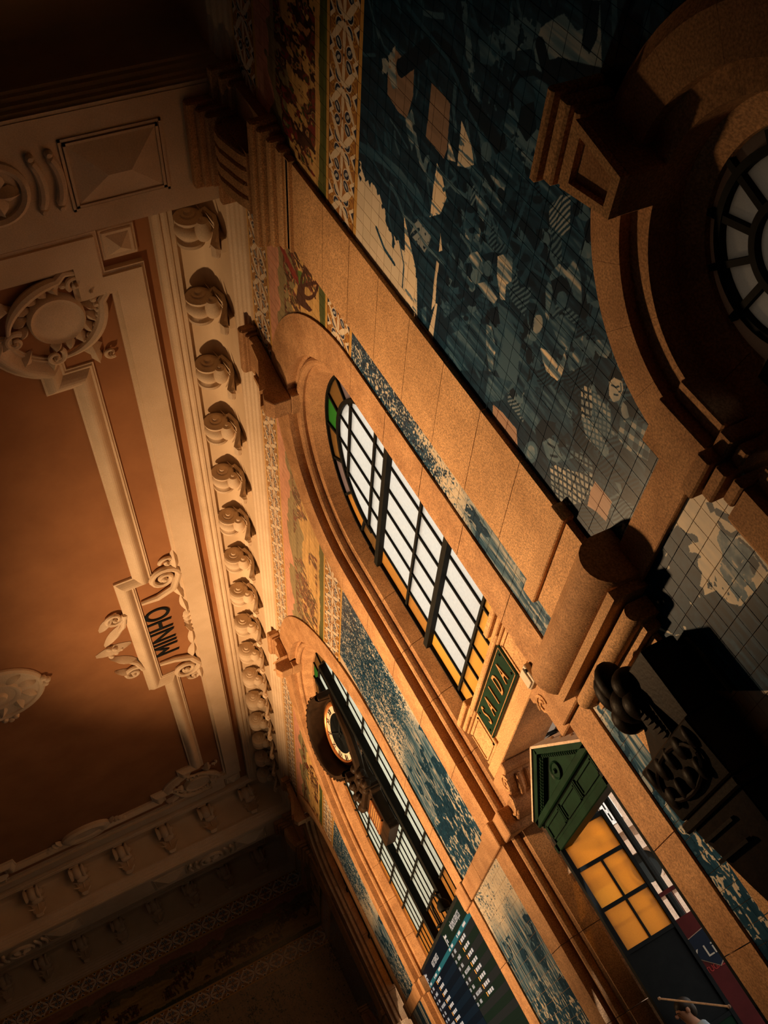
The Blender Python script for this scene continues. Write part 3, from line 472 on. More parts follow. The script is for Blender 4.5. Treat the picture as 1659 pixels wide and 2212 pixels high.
class Canvas:
    def __init__(s, x0, x1, z0, z1, ppm):
        s.x0, s.x1, s.z0, s.z1, s.ppm = x0, x1, z0, z1, ppm
        s.w, s.h = max(4, int((x1 - x0) * ppm)), max(4, int((z1 - z0) * ppm))
        s.a = np.zeros((s.h, s.w, 3))
        s.X = np.linspace(x0, x1, s.w)[None].repeat(s.h, 0)
        s.Z = np.linspace(z0, z1, s.h)[:, None].repeat(s.w, 1)
        s.n1 = vnoise(s.h, s.w, ppm * .05, ppm * .05, 3)
        s.st = vnoise(s.h, s.w, ppm * .30, ppm * .035, 3)
        s.n2 = vnoise(s.h, s.w, ppm * .35, ppm * .35, 3)

    def clip(s, x0, x1, z0, z1):
        i0, i1 = int((z0 - s.z0) * s.ppm) - 1, int((z1 - s.z0) * s.ppm) + 2
        j0, j1 = int((x0 - s.x0) * s.ppm) - 1, int((x1 - s.x0) * s.ppm) + 2
        return slice(max(0, i0), max(0, min(s.h, i1))), slice(max(0, j0), max(0, min(s.w, j1)))

    def put(s, sl, m, col, pat=''):
        if m.size == 0 or not m.any():
            return
        X, Z, n1, st = s.X[sl], s.Z[sl], s.n1[sl], s.st[sl]
        if isinstance(col, str):
            c = np.array(NAMED[col])[None, None] * (0.75 + 0.5 * (n1 if pat != 'grain' else st))[..., None]
            s.a[sl][m] = np.broadcast_to(c, X.shape + (3,))[m]
            return
        t = np.full(X.shape, float(col)) if np.isscalar(col) else col
        if pat == 'fold':
            t = t * (0.5 + 1.05 * np.clip((st - .3) * 2.0, 0, 1)) * (.8 + .4 * n1)
        elif pat == 'streak':
            t = t * (0.6 + .8 * st)
        elif pat == 'sail':
            t = t * np.where(st < .36, .55, 1.0)
        elif pat == 'skin':
            t = t * (.82 + .36 * n1)
        elif pat in ('check', 'check2'):
            q = .055 if pat == 'check' else .045
            u = (X * .9 + Z * .45 + .05 * s.n2[sl]) / q % 1
            v = (Z * .9 - X * .45 + .05 * s.n2[sl]) / q % 1
            t = np.where((u < .34) | (v < .3), t * (.2 if pat == 'check' else .62), t) * (.55 + .8 * st)
        elif pat == 'plaid':
            u, v = (X + .3 * Z) / .10 % 1, (Z - .2 * X) / .10 % 1
            t = t + .28 * (u < .4) - .22 * (v < .5)
        elif pat == 'stripe':
            u = (Z + .55 * X + .12 * s.n2[sl]) / .035 % 1
            t = np.where(u < .5, t * .45, t * 1.35)
        elif pat == 'dots':
            t = np.where(n1 > .62, t * .3, t) * (.6 + .7 * st)
        elif pat == 'text':
            u = (Z * .8 + X * .6) / .075 % 1
            t = np.where((u < .4) & (n1 > .5), .12, t)
        elif pat in ('leaf', 'leaf2', 'leaf3'):
            k = {'leaf': .52, 'leaf2': .66, 'leaf3': .6}[pat]
            if pat == 'leaf':
                m = m & (n1 > .40)
                t = t * (.6 + .8 * st)
            else:
                t = t * (.45 + 1.3 * n1)
                edge = vnoise(X.shape[0], X.shape[1], s.ppm * .06, s.ppm * .06, 2)
                t = np.where(edge > k + .14, .8, t)
        elif pat == 'ground':
            t = .05 + .5 * np.clip(st - .36, 0, 1) + .3 * np.clip(n1 - .55, 0, 1)
        s.a[sl][m] = blue(t)[m]

    def poly(s, pts, col, pat='', wob=0.0):
        P = np.array(pts)
        sl = s.clip(P[:, 0].min() - wob, P[:, 0].max() + wob, P[:, 1].min() - wob, P[:, 1].max() + wob)
        X, Z = s.X[sl], s.Z[sl]
        if wob:
            X, Z = X + (s.n1[sl] - .5) * wob * 2, Z + (s.n1[sl][::-1] - .5) * wob * 2
        m = np.zeros(X.shape, bool)
        for k in range(len(P)):
            (xa, za), (xb, zb) = P[k], P[k - 1]
            if za == zb:
                continue
            m ^= ((za > Z) != (zb > Z)) & (X < (xb - xa) * (Z - za) / (zb - za) + xa)
        s.put(sl, m, col, pat)

    def ell(s, c, a, b, col, pat='', ring=0.0):
        c, a, b = np.array(c), np.array(a) - np.array(c), np.array(b) - np.array(c)
        r = np.abs(a) + np.abs(b)
        sl = s.clip(c[0] - r[0], c[0] + r[0], c[1] - r[1], c[1] + r[1])
        d = a[0] * b[1] - a[1] * b[0]
        if abs(d) < 1e-9:
            return
        x, z = s.X[sl] - c[0], s.Z[sl] - c[1]
        q = np.hypot((x * b[1] - z * b[0]) / d, (a[0] * z - a[1] * x) / d)
        m = q < 1
        if ring:
            m &= q > 1 - ring
        s.put(sl, m, col, pat)

    def stroke(s, pts, w, col, pat='streak'):
        P = np.array(pts)
        for k in range(len(P) - 1):
            a, b = P[k], P[k + 1]
            sl = s.clip(min(a[0], b[0]) - w, max(a[0], b[0]) + w, min(a[1], b[1]) - w, max(a[1], b[1]) + w)
            X, Z = s.X[sl], s.Z[sl]
            d = b - a
            t = np.clip(((X - a[0]) * d[0] + (Z - a[1]) * d[1]) / max(1e-9, d @ d), 0, 1)
            s.put(sl, np.hypot(X - a[0] - t * d[0], Z - a[1] - t * d[1]) < w / 2, col, pat if not isinstance(col, str) else '')

    def image(s, name):
        im = bpy.data.images.new(name, s.w, s.h)
        a = np.clip(s.a, 0, 1)
        a = np.where(a <= .0031308, a * 12.92, 1.055 * np.power(np.maximum(a, 1e-6), 1 / 2.4) - .055)
        px = np.ones((s.h, s.w, 4), np.float32)
        px[..., :3] = a
        im.pixels.foreach_set(px.ravel())
        im.update()
        return im

    def draw(s, shapes):
        for kind, col, pat, w, pts in shapes:
            if kind == 'p':
                s.poly(pts, col, pat, .02 if pat.startswith('leaf') else 0.0)
            elif kind == 's':
                s.stroke(pts, w, col)
            elif kind == 'e':
                s.ell(pts[0], pts[1], pts[2], col, 'skin')
            else:
                s.ell(pts[0], pts[1], pts[2], col, '', .25)

    def tile_tint(s, amt=.10):
        """every fired tile came out a little lighter or darker"""
        k = ((s.X / .1415).astype(int) * 73 + (s.Z / .1415).astype(int) * 151) % 97 / 97
        s.a *= (1 + amt * (k - .5))[..., None]


def scenery(cv, top=.55, dark=.5, hz=.50):
    """a tree by the water under a pale sky, then hills, reeds and figures below"""
    u = (cv.Z - cv.z0) / (cv.z1 - cv.z0)
    t = .93 - .10 * cv.st
    lf = .62 * vnoise(cv.h, cv.w, cv.ppm * .016, cv.ppm * .02, 1) + .38 * vnoise(cv.h, cv.w, cv.ppm * .09, cv.ppm * .07, 2)
    big = vnoise(cv.h, cv.w, cv.ppm * .9, cv.ppm * .5, 2)
    can = np.clip((u - (1 - top) + .45 * (big - .5)) * 3.2, 0, 1)
    t = np.where(lf + .40 * can > .80, .06 + .34 * cv.n1, t)
    t = np.where((lf + .40 * can > .70) & (lf + .40 * can <= .80), t * .72, t)
    hill = np.clip((hz + .16 * (big - .5) - u) * 9, 0, 1)
    t = t * (1 - hill) + hill * (.42 + .9 * (cv.st - .42))
    low = np.clip((hz - .20 - u + .3 * (cv.n2 - .5)) * 7, 0, 1) * dark * 1.7
    t = t * (1 - np.clip(low, 0, 1)) + np.clip(low, 0, 1) * np.where(cv.n1 + cv.st * .6 > .86, .85, .16 + .3 * cv.st)
    fig = (cv.n2 > .60) & (u < hz - .08) & (cv.n1 > .36)
    t = np.where(fig, .08 + .2 * cv.n1, t)
    cv.a[:] = blue(t)
    cv.a *= (.9 + .2 * cv.n1)[..., None]
    cv.tile_tint(.12)


def painted_frieze(cv):
    u = (cv.Z - cv.z0) / (cv.z1 - cv.z0)
    st = vnoise(cv.h, cv.w, cv.ppm * .05, cv.ppm * .6, 3)
    a = np.zeros((cv.h, cv.w, 3))
    sky = np.array((.62, .30, .20)) * (.8 + .4 * st)[..., None]
    far = np.array((.24, .20, .10)) * (.5 + st)[..., None]
    field = np.array((.58, .36, .13)) * (.6 + .8 * st)[..., None]
    grass = np.array((.075, .10, .03)) * (.5 + st)[..., None]
    n = cv.n2
    a[:] = sky
    m = u < .80 + .3 * (n - .5)
    a[m] = far[m]
    m = u < .52 + .25 * (n - .5)
    a[m] = field[m]
    m = u < .09 + .06 * (n - .5)
    a[m] = grass[m]
    # oxen, carts and dancers in dark red, brown and green clusters
    k = vnoise(cv.h, cv.w, cv.ppm * .5, cv.ppm * .55, 2)
    d = vnoise(cv.h, cv.w, cv.ppm * .16, cv.ppm * .09, 3)
    m = (k > .52) & (u > .14) & (u < .70) & (d > .42)
    pal = np.array([(.05, .022, .014), (.11, .045, .02), (.20, .03, .03), (.05, .07, .025), (.40, .20, .09), (.03, .014, .012)])
    idx = np.clip(((vnoise(cv.h, cv.w, cv.ppm * .14, cv.ppm * .09, 2) * 12).astype(int)) % 6, 0, 5)
    a[m] = pal[idx][m]
    cv.a[:] = a * (.8 + .4 * cv.n1)[..., None]


def border_image():
    P, H = .565, .65
    c = Canvas(0, P, 0, H, 320)
    X, Z = c.X, c.Z
    c.a[:] = np.array((.33, .15, .05)) * (.75 + .5 * c.n1)[..., None]

    def pet(ax, az, bx, bz, w, col, q=.9):
        for sh in (-P, 0, P):
            dx, dz = bx - ax, bz - az
            L = math.hypot(dx, dz)
            t = ((X - ax - sh) * dx + (Z - az) * dz) / L / L
            s = ((X - ax - sh) * dz - (Z - az) * dx) / L
            m = (t > 0) & (t < 1) & (np.abs(s) < w * np.power(np.clip(4 * t * (1 - t), 0, 1), q))
            c.a[m] = np.array(col)
    cream, navy, ochre = (.74, .62, .46), (.012, .030, .075), (.50, .27, .07)
    zc = H / 2
    for s1 in (-1, 1):                                   # ochre scroll flowers
        for px in (.07, .21, .36, .50):
            for r, cc in ((.062, ochre), (.046, (.26, .11, .035)), (.03, ochre), (.014, (.2, .08, .03))):
                for sh in (-P, 0, P):
                    c.a[np.hypot(X - px - sh, Z - zc - s1 * .185) < r] = cc
    for s1 in (-1, 1):                                   # cream ground triangles and blue corners at the edges
        for px in (0, P / 2):
            for sh in (-P, 0, P):
                m = np.abs(X - px - sh) < (np.abs(Z - zc) - .165) * .9
                m &= (Z - zc) * s1 > 0
                c.a[m] = cream
                m = np.abs(X - px - sh) < (np.abs(Z - zc) - .215) * .9
                m &= (Z - zc) * s1 > 0
                c.a[m] = navy
    for px, s0 in ((0, 1), (P / 2, 0)):                  # paisley hearts
        for s1 in (-1, 1):
            for s2 in (-1, 1):
                pet(px + s1 * .02, zc + s2 * .045, px + s1 * .105, zc + s2 * .155, .058, cream, .6)
                pet(px + s1 * .026, zc + s2 * .053, px + s1 * .10, zc + s2 * .147, .046, navy, .6)
                pet(px + s1 * .04, zc + s2 * .07, px + s1 * .09, zc + s2 * .132, .018, (.40, .42, .42), .6)
    for s1 in (-1, 1):
        for s2 in (-1, 1):
            pet(0, zc, s1 * .255, zc + s2 * .245, .034, cream, .75)          # long diagonal leaves of the star
    pet(0, zc, P / 2, zc, .028, cream, .8)
    pet(P / 2, zc, P, zc, .028, cream, .8)
    for px in (0, P / 2, P):
        m = np.hypot(X - px, Z - zc) < .012
        c.a[m] = navy
    for zz, ww, cc in ((0, .052, (.62, .36, .10)), (.052, .008, (.09, .04, .015)), (.022, .006, (.20, .09, .03))):
        for b in (zz, H - zz - ww):
            c.a[(Z >= b) & (Z <= b + ww)] = cc
    c.a *= (.88 + .24 * c.n1)[..., None]
    return c.image('star_leaf_border')


IMG_B = border_image()
Z_T0, Z_BAND0, Z_BAND1, Z_B0, Z_B1, Z_F1, Z_TOP = -.35, 3.63, 3.91, 8.05, 8.70, 10.36, 11.0
M['b_low'] = image_mat('border_tiles_low', IMG_B, (0, -3.72, .565), (2, Z_B0, .65), repeat=True)
M['b_top'] = image_mat('border_tiles_top', IMG_B, (0, -3.60, .565), (2, Z_F1, .64), repeat=True)
M['b_end1'] = image_mat('border_tiles_end_low', IMG_B, (1, 0, .565), (2, Z_B0, .65), repeat=True)
M['b_end2'] = image_mat('border_tiles_end_top', IMG_B, (1, 0, .565), (2, Z_F1, .64), repeat=True)

cv = Canvas(-5.66, .70, Z_BAND1, Z_B0, 190)
t0 = .10 + .16 * np.clip(cv.st - .35, 0, 1) + .20 * np.clip(cv.n1 - .5, 0, 1)
cv.a[:] = blue(t0)
lf = vnoise(cv.h, cv.w, 9, 9, 2)
edge = np.clip((cv.X + 5.05 + .6 * (cv.n2 - .5) + .35 * (7.3 - cv.Z) / 1.2) * 4, -1, 1)       # pale sky behind the tree at the far edge
cv.a[(edge < .12 * (lf - .5) * 8) & (cv.Z > 6.55)] = blue(np.array(.90))
for k in range(240):                                     # loose brush strokes in the dark ground
    a = np.array((rng.uniform(-5.5, -2.2), rng.uniform(4.0, 7.9)))
    L, th = rng.uniform(.12, .5), rng.normal(.95, .45)
    d = np.array((math.cos(th), math.sin(th))) * L
    b = np.array((-d[1], d[0])) * rng.uniform(-.18, .18)
    cv.stroke([a, a + d * .5 + b, a + d], rng.uniform(.012, .05), rng.uniform(.16, .36))
for k in range(110):                                     # the packed crowd: heads, caps and folded clothes
    x, z = rng.uniform(-5.2, -3.0), rng.uniform(4.1, 6.5)
    s = .05 + .055 * (6.6 - z) / 2.5 * rng.uniform(.7, 1.2)
    cv.poly([(x - 1.6 * s, z - 1.0 * s), (x, z - .6 * s), (x + 1.5 * s, z - 1.1 * s), (x + 2.0 * s, z - 4.2 * s), (x - 1.7 * s, z - 4.0 * s)], rng.uniform(.16, .42), ('fold', 'fold', 'stripe', 'fold', 'check2')[k % 5])
    cv.ell((x, z), (x + .75 * s, z + .2 * s), (x - .2 * s, z + s), rng.uniform(.30, .50), 'skin')
    cv.ell((x - .1 * s, z + .75 * s), (x + .8 * s, z + .8 * s), (x - .1 * s, z + 1.25 * s), .06)
    cv.stroke([(x - .3 * s, z + .1 * s), (x + .45 * s, z + .15 * s)], .2 * s, .10)
cv.draw(SH['near'])
cv.tile_tint(.14)
M['pic_near'] = image_mat('painted_tiles_crowd', cv.image('crowd_picture'), (0, cv.x0, cv.x1 - cv.x0), (2, cv.z0, cv.z1 - cv.z0), rough=.35, spec=.12)
cv = Canvas(-5.66, -3.7, Z_T0, Z_BAND0, 190)
scenery(cv, .1, .9)
cv.a[(cv.Z > 2.35)] = blue(.93 - .12 * cv.st + .1 * (cv.n1 - .5))[(cv.Z > 2.35)]
cv.draw(SH['low'])
cv.tile_tint(.12)
M['pic_low'] = image_mat('painted_tiles_boats', cv.image('boats_picture'), (0, cv.x0, cv.x1 - cv.x0), (2, cv.z0, cv.z1 - cv.z0), rough=.4, spec=.06)


def scenic(key, x0, x1, z0, z1, ppm, top, dark, hz=.5):
    c = Canvas(x0, x1, z0, z1, ppm)
    scenery(c, top, dark, hz)
    M[key] = image_mat('painted_tiles_' + key, c.image('picture_' + key), (0, x0, x1 - x0), (2, z0, z1 - z0))


scenic('pic_s1', -7.25, -6.65, Z_BAND1, Z_B0, 170, .72, .25)
scenic('pic_s1b', -7.25, -6.65, Z_T0, Z_BAND0, 170, .12, .75, .97)
scenic('pic_m12', -14.2, -11.9, Z_BAND1, Z_B0, 120, .62, .55)
scenic('pic_m12b', -14.2, -11.9, Z_T0, Z_BAND0, 120, .08, .6, .90)
scenic('pic_m23', -25.2, -22.9, Z_BAND1, Z_B0, 90, .6, .7)
scenic('pic_far', -37.1, -29.8, Z_BAND1, Z_B0, 60, .9, .9)
cv = Canvas(-11.8, .70, Z_B1, Z_F1, 110)
painted_frieze(cv)
cv.draw(SH['frieze'])
cv.tile_tint(.12)
M['frieze1'] = image_mat('painted_frieze_near', cv.image('frieze_picture'), (0, cv.x0, cv.x1 - cv.x0), (2, Z_B1, Z_F1 - Z_B1))
cv = Canvas(-37.1, -11.8, Z_B1, Z_F1, 70)
painted_frieze(cv)
cv.tile_tint(.12)
M['frieze2'] = image_mat('painted_frieze_far', cv.image('frieze_picture_far'), (0, cv.x0, cv.x1 - cv.x0), (2, Z_B1, Z_F1 - Z_B1))
cv = Canvas(-11.8, 0, Z_B1, Z_F1, 40)
painted_frieze(cv)
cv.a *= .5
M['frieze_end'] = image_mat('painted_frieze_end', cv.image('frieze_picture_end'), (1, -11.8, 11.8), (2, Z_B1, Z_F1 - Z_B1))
cv = Canvas(-11.8, 0, Z_T0, Z_B0, 40)
scenery(cv, .05, .9)
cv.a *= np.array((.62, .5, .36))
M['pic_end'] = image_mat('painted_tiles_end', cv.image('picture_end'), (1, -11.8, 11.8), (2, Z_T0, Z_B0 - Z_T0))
# ------------------------------------------------------------------ the room shell
XE, XN, YB, ZT = -37.0, 1.0, -11.74, 12.4
ARCH = [(-27.52, 2.15, 8.0), (-18.55, 4.15, 6.45), (-9.58, 2.15, 8.0)]
PORTALS = [(-34.23, 1.15, 3.78), (-2.87, 1.15, 3.78)]


def arc(cx, cz, r, n, a0=0.0, a1=PI):
    return [(cx + r * math.cos(a0 + (a1 - a0) * i / n), cz + r * math.sin(a0 + (a1 - a0) * i / n)) for i in range(n + 1)]


poly = [(XE - .5, Z_T0), (XE - .5, ZT + .4), (XN + .5, ZT + .4), (XN + .5, Z_T0)]
for cx, r, zs in sorted(ARCH + PORTALS, key=lambda a: -a[0]):
    poly += [(cx + r, Z_T0)] + arc(cx, zs, r, 24) + [(cx - r, Z_T0)]
o = obj('wall_front', MB().prism(poly, 'y', 0.0, 0.55), M['wallbase'])
o['kind'] = 'structure'
WALL = o
o = obj('wall_left', MB().box(XE - .4, XE, YB - .4, 0, Z_T0, ZT + .4), M['wallbase'])
o['kind'] = 'structure'
WALL_L = o
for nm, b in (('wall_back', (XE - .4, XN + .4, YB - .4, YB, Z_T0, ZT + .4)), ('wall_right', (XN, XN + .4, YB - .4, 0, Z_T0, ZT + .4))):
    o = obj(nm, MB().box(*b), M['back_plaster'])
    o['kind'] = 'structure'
o = obj('floor', MB().box(XE - .4, XN + .4, YB - .4, 6.0, Z_T0 - .2, Z_T0), M['floor'])
o['kind'] = 'structure'


def arch_profile(o_name, parent, cx, zs, zb, prof, n_arc, cuts, m, skip_right=False, gap=0.004, sub=4):
    """stones of an arched surround: prof = closed (radius, y) outline, one mesh per stone"""
    for sgn in (1, -1):
        for k in range(len(cuts) - 1):
            a, b = cuts[k], cuts[k + 1]
            ring = [[(cx + sgn * r, y, z) for r, y in prof] for z in (a + gap, b - gap)]
            obj(o_name, MB().loft(ring if sgn > 0 else [list(reversed(q)) for q in ring]), m, parent)
    for k in range(n_arc):
        rings = []
        for i in range(sub + 1):
            t = PI * (k + (i / sub) * .996 + .002) / n_arc
            rings.append([(cx + r * math.cos(t), y, zs + r * math.sin(t)) for r, y in prof])
        obj(o_name, MB().loft(rings), m, parent, smooth=False)


def window_surround(n, cx, zs, R_out, R_in, R_gl, yg, n_arc, cuts, y_face=-.035):
    t = struct('trim_%d' % n, (cx, 0, Z_T0))
    face = [(R_out, y_face), (R_out, .10), (R_in, .10), (R_in, y_face)]
    arch_profile('face_stone', t, cx, zs, Z_T0, face, n_arc, cuts, M['granite_dark'])
    g, d = (R_in - R_gl), yg
    roll = [(R_in - .10 + .075 * math.cos(a), .135 + .065 * math.sin(a)) for a in [PI * (1.15 - .25 * i) for i in range(7)]]
    rev = [(R_in + .25, .10), (R_in + .25, d + .10), (R_gl, d + .10), (R_gl, d - .02), (R_gl + .10, .20), (R_in - .155, .17)] + \
          [(R_in - .11 + .06 * math.cos(a), .125 + .06 * math.sin(a)) for a in [PI * (1.0 + .2 * i) for i in range(6)]] + [(R_in - .01, .09)]
    arch_profile('reveal_stone', t, cx, zs, Z_T0, rev, n_arc, cuts, M['granite_dark'])
    return t


cuts1 = [Z_T0, .55, 1.45, 2.35, Z_BAND0, Z_BAND1, 4.75, 5.6, 6.4, 7.2, 8.0]
T1 = window_surround(1, -9.58, 8.0, 2.38, 1.85, 1.50, .41, 10, cuts1)
cuts2 = [Z_T0, .7, 1.7, 2.7, Z_BAND0, Z_BAND1, 4.8, 5.65, 6.45]
T2 = window_surround(2, -18.55, 6.45, 4.40, 3.87, 3.55, .38, 20, cuts2)
T3 = window_surround(3, -27.52, 8.0, 2.38, 1.85, 1.50, .41, 10, cuts1)

# imposts: the string course stops against a squared block on every jamb
for t, cx, ro, ri, rg in ((T1, -9.58, 2.38, 1.85, 1.5), (T2, -18.55, 4.4, 3.87, 3.55), (T3, -27.52, 2.38, 1.85, 1.5)):
    for sg in (1, -1):
        m = MB().box(cx + sg * (ro + .02), cx + sg * (ri - .03), -.085, .10, Z_BAND0 - .02, Z_BAND1 + .02)
        obj('impost_block', m, M['granite_dark'], t, bevel=.012)
        m = MB().box(cx + sg * (ri - .03), cx + sg * (rg - .03), .0, .52, Z_BAND0 - .02, Z_BAND1 + .02)
        obj('impost_block', m, M['granite_dark'], t, bevel=.012)


# ------------------------------------------------------------------ tile pictures
def tile_mesh(name, w, h, d=.007, b=.0018):
    m = MB()
    m.add([(-w / 2, 0, -h / 2), (w / 2, 0, -h / 2), (w / 2, 0, h / 2), (-w / 2, 0, h / 2), (-w / 2 + b, -d, -h / 2 + b), (w / 2 - b, -d, -h / 2 + b), (w / 2 - b, -d, h / 2 - b), (-w / 2 + b, -d, h / 2 - b)],
          [(4, 5, 6, 7), (0, 1, 5, 4), (1, 2, 6, 5), (2, 3, 7, 6), (3, 0, 4, 7)])
    return m


TP = .1415
CAMP = Vector((0, -3.45, 1.6))
tile_cache = {}


def tiles(parent, x0, x1, z0, z1, m, key, singles=300, xo=-5.36, zo=Z_B0, p=TP, pz=None, hide=None):
    """square tiles laid on the wall, the nearest ones single objects, the rest one joined part"""
    pz = pz or p
    cells = []
    i0, i1 = math.floor((x0 - xo) / p), math.ceil((x1 - xo) / p)
    j0, j1 = math.floor((z0 - zo) / pz), math.ceil((z1 - zo) / pz)
    for i in range(i0, i1):
        for j in range(j0, j1):
            a, b = max(x0, xo + i * p), min(x1, xo + (i + 1) * p)
            c, d = max(z0, zo + j * pz), min(z1, zo + (j + 1) * pz)
            if b - a < .015 or d - c < .015:
                continue
            if hide and hide((a + b) / 2, (c + d) / 2):
                continue
            cells.append((a, b, c, d))

    def seen(q):
        P = Vector(((q[0] + q[1]) / 2, 0, (q[2] + q[3]) / 2)) - CAMP
        w = sum(CR[2][k] * P[k] for k in range(3))
        if w < .3:
            return 1e9
        u = sum(CR[0][k] * P[k] for k in range(3)) / w * 2004.4
        v = sum(CR[1][k] * P[k] for k in range(3)) / w * 2004.4
        return (0 if abs(u) < 860 and abs(v) < 1130 else 1e4) + P.length - .5 * (abs(q[1] - q[0] - p) < .01)
    cells.sort(key=seen)
    rest = MB()
    for k, (a, b, c, d) in enumerate(cells):
        if k < singles:
            ky = (key, round(b - a, 3), round(d - c, 3))
            if ky not in tile_cache:
                me = tile_mesh('tile', b - a - .0014, d - c - .0014).mesh('tile')
                me.materials.append(m)
                tile_cache[ky] = me
            o = bpy.data.objects.new('tile', tile_cache[ky])
            o.location = ((a + b) / 2, -.004 + rnd.uniform(-.0006, .0004), (c + d) / 2)
            o.rotation_euler = (rnd.gauss(0, .003), 0, rnd.gauss(0, .003))
            link(o, parent)
        else:
            q = tile_mesh('t', b - a - .0014, d - c - .0014)
            rest.add([(v[0] + (a + b) / 2, v[1] - .004, v[2] + (c + d) / 2) for v in q.v], q.f)
    if rest.v:
        obj('tile_field', rest, m, parent, stuff=True)


def panel(name, label, cat, x0, x1, z0, z1, key, singles, group=None, hide=None, p=TP, **k):
    t = thing(name, label, cat, ((x0 + x1) / 2, 0, z0), group)
    if hide is None:
        obj('mortar_bed', MB().box(x0, x1, -.006, -.001, z0, z1), M['grout'], t)
    tiles(t, x0, x1, z0, z1, M[key], key, singles, hide=hide, p=p, **k)
    return t


def in_portal(x, z):
    return math.hypot(x + 2.87, max(0, z - 3.78)) < 1.1


PX0, PX1 = -6.71, -5.63                                   # near pilaster
QX0, QX1 = -31.47, -30.39                                 # far pilaster
GP = 'blue and white tile pictures'
t = panel('tile_picture', 'largest blue tile picture, a dense crowd with sails and banners, beside the round-headed portal', 'tile picture', PX1, .6, Z_BAND1, Z_B0, 'pic_near', 300, GP, hide=in_portal)
panel('tile_picture', 'narrow blue tile strip with dark tree foliage between the near pilaster and nearest arch', 'tile picture', -7.2, PX0, Z_BAND1, Z_B0, 'pic_s1', 300, GP)
panel('tile_picture', 'tall blue tile picture under hanging foliage between the nearest window and the clock window', 'tile picture', -14.15, -11.96, Z_BAND1, Z_B0, 'pic_m12', 300, GP)
panel('tile_picture', 'blue tile strip seen edge-on between the clock window and the farthest window', 'tile picture', -25.13, -22.95, Z_BAND1, Z_B0, 'pic_m23', 60, GP)
panel('tile_picture', 'dark blue tile picture in the shadowed far corner of the hall', 'tile picture', XE, QX0, Z_BAND1, Z_B0, 'pic_far', 0, GP)
panel('tile_picture', 'sliver of blue tiles between the farthest window and the far pilaster', 'tile picture', QX1, -29.90, Z_BAND1, Z_B0, 'pic_far', 0, GP)
panel('tile_picture', 'pale blue tile picture with a bushy tree and boats, low beside the bronze memorial', 'tile picture', PX1, -3.9, Z_T0, Z_BAND0, 'pic_low', 300, GP)
panel('tile_picture', 'narrow grey-blue tile strip with hills between the door opening and the bronze memorial', 'tile picture', -7.2, PX0, Z_T0, Z_BAND0, 'pic_s1b', 200, GP)
panel('tile_picture', 'blue tile picture of a church spire and hills beside the departures board', 'tile picture', -14.15, -11.96, Z_T0, Z_BAND0, 'pic_m12b', 250, GP)
panel('tile_picture', 'pale tile picture at the bottom edge beyond the departures board', 'tile picture', -25.13, -22.95, Z_T0, Z_BAND0, 'pic_m23', 0, GP)


def keyhole(x, z):
    for cx, r, zs in ((-9.58, 2.3, 8.0), (-18.55, 4.3, 6.45), (-27.52, 2.3, 8.0)):
        if math.hypot(x - cx, max(0, z - zs)) < r:
            return True
    return PX0 < x < PX1 or QX0 < x < QX1


GB = 'star and leaf tile borders'
panel('tile_border', 'lower star and leaf tile border right of the near pilaster, above the crowd picture', 'tile border', PX1, .6, Z_B0, Z_B1, 'b_low', 220, GB, pz=.1625, zo=Z_B0)
panel('tile_border', 'lower star and leaf tile border left of the near pilaster, broken by the window arches', 'tile border', QX1, PX0, Z_B0, Z_B1, 'b_low', 200, GB, hide=keyhole, pz=.1625, zo=Z_B0)
panel('tile_border', 'upper star and leaf tile border in the dark bay right of the near pilaster', 'tile border', PX1, .6, Z_F1, Z_TOP, 'b_top', 150, GB, pz=.16, zo=Z_F1)
panel('tile_border', 'long upper star and leaf tile border under the cornice brackets', 'tile border', QX1, PX0, Z_F1, Z_TOP, 'b_top', 300, GB, hide=keyhole, pz=.16, zo=Z_F1)
panel('painted_frieze', 'shadowed coloured tile frieze of a rural scene, right of the near pilaster', 'tile frieze', PX1, .6, Z_B1, Z_F1, 'frieze1', 300, 'coloured tile friezes')
panel('painted_frieze', 'bright coloured tile frieze with a red cart wheel, above the nearest window', 'tile frieze', -11.8, PX0, Z_B1, Z_F1, 'frieze1', 300, 'coloured tile friezes', hide=keyhole)
panel('painted_frieze', 'coloured tile frieze of carts and oxen around the clock window and beyond', 'tile frieze', QX1, -11.8, Z_B1, Z_F1, 'frieze2', 0, 'coloured tile friezes', hide=keyhole)
panel('painted_frieze', 'unlit coloured tile frieze in the far corner bay', 'tile frieze', XE, QX0, Z_B1, Z_F1, 'frieze2', 0, 'coloured tile friezes')
panel('tile_border', 'lower star and leaf tile border in the far corner bay', 'tile border', XE, QX0, Z_B0, Z_B1, 'b_low', 0, GB)
panel('tile_border', 'upper star and leaf tile border in the far corner bay', 'tile border', XE, QX0, Z_F1, Z_TOP, 'b_top', 0, GB)


# end wall: the same bands, set on the wall across the far end
def end_panel(name, label, cat, z0, z1, key, group, q):
    t = thing(name, label, cat, (XE, -5.87, z0), group)
    m = MB()
    n = int(11.7 / q)
    nz = max(1, round((z1 - z0) / q))
    for i in range(n):
        for j in range(nz):
            a, b = -.02 - i * q, -.02 - (i + 1) * q
            c, d = z0 + j * (z1 - z0) / nz, z0 + (j + 1) * (z1 - z0) / nz
            m.add([(XE + .012, a - .003, c + .003), (XE + .012, b + .003, c + .003), (XE + .012, b + .003, d - .003), (XE + .012, a - .003, d - .003)], [(0, 3, 2, 1)])
    obj('mortar_bed', MB().box(XE, XE + .008, -11.7, -.01, z0, z1), M['grout'], t)
    obj('tile_field', m, M[key], t, stuff=True)


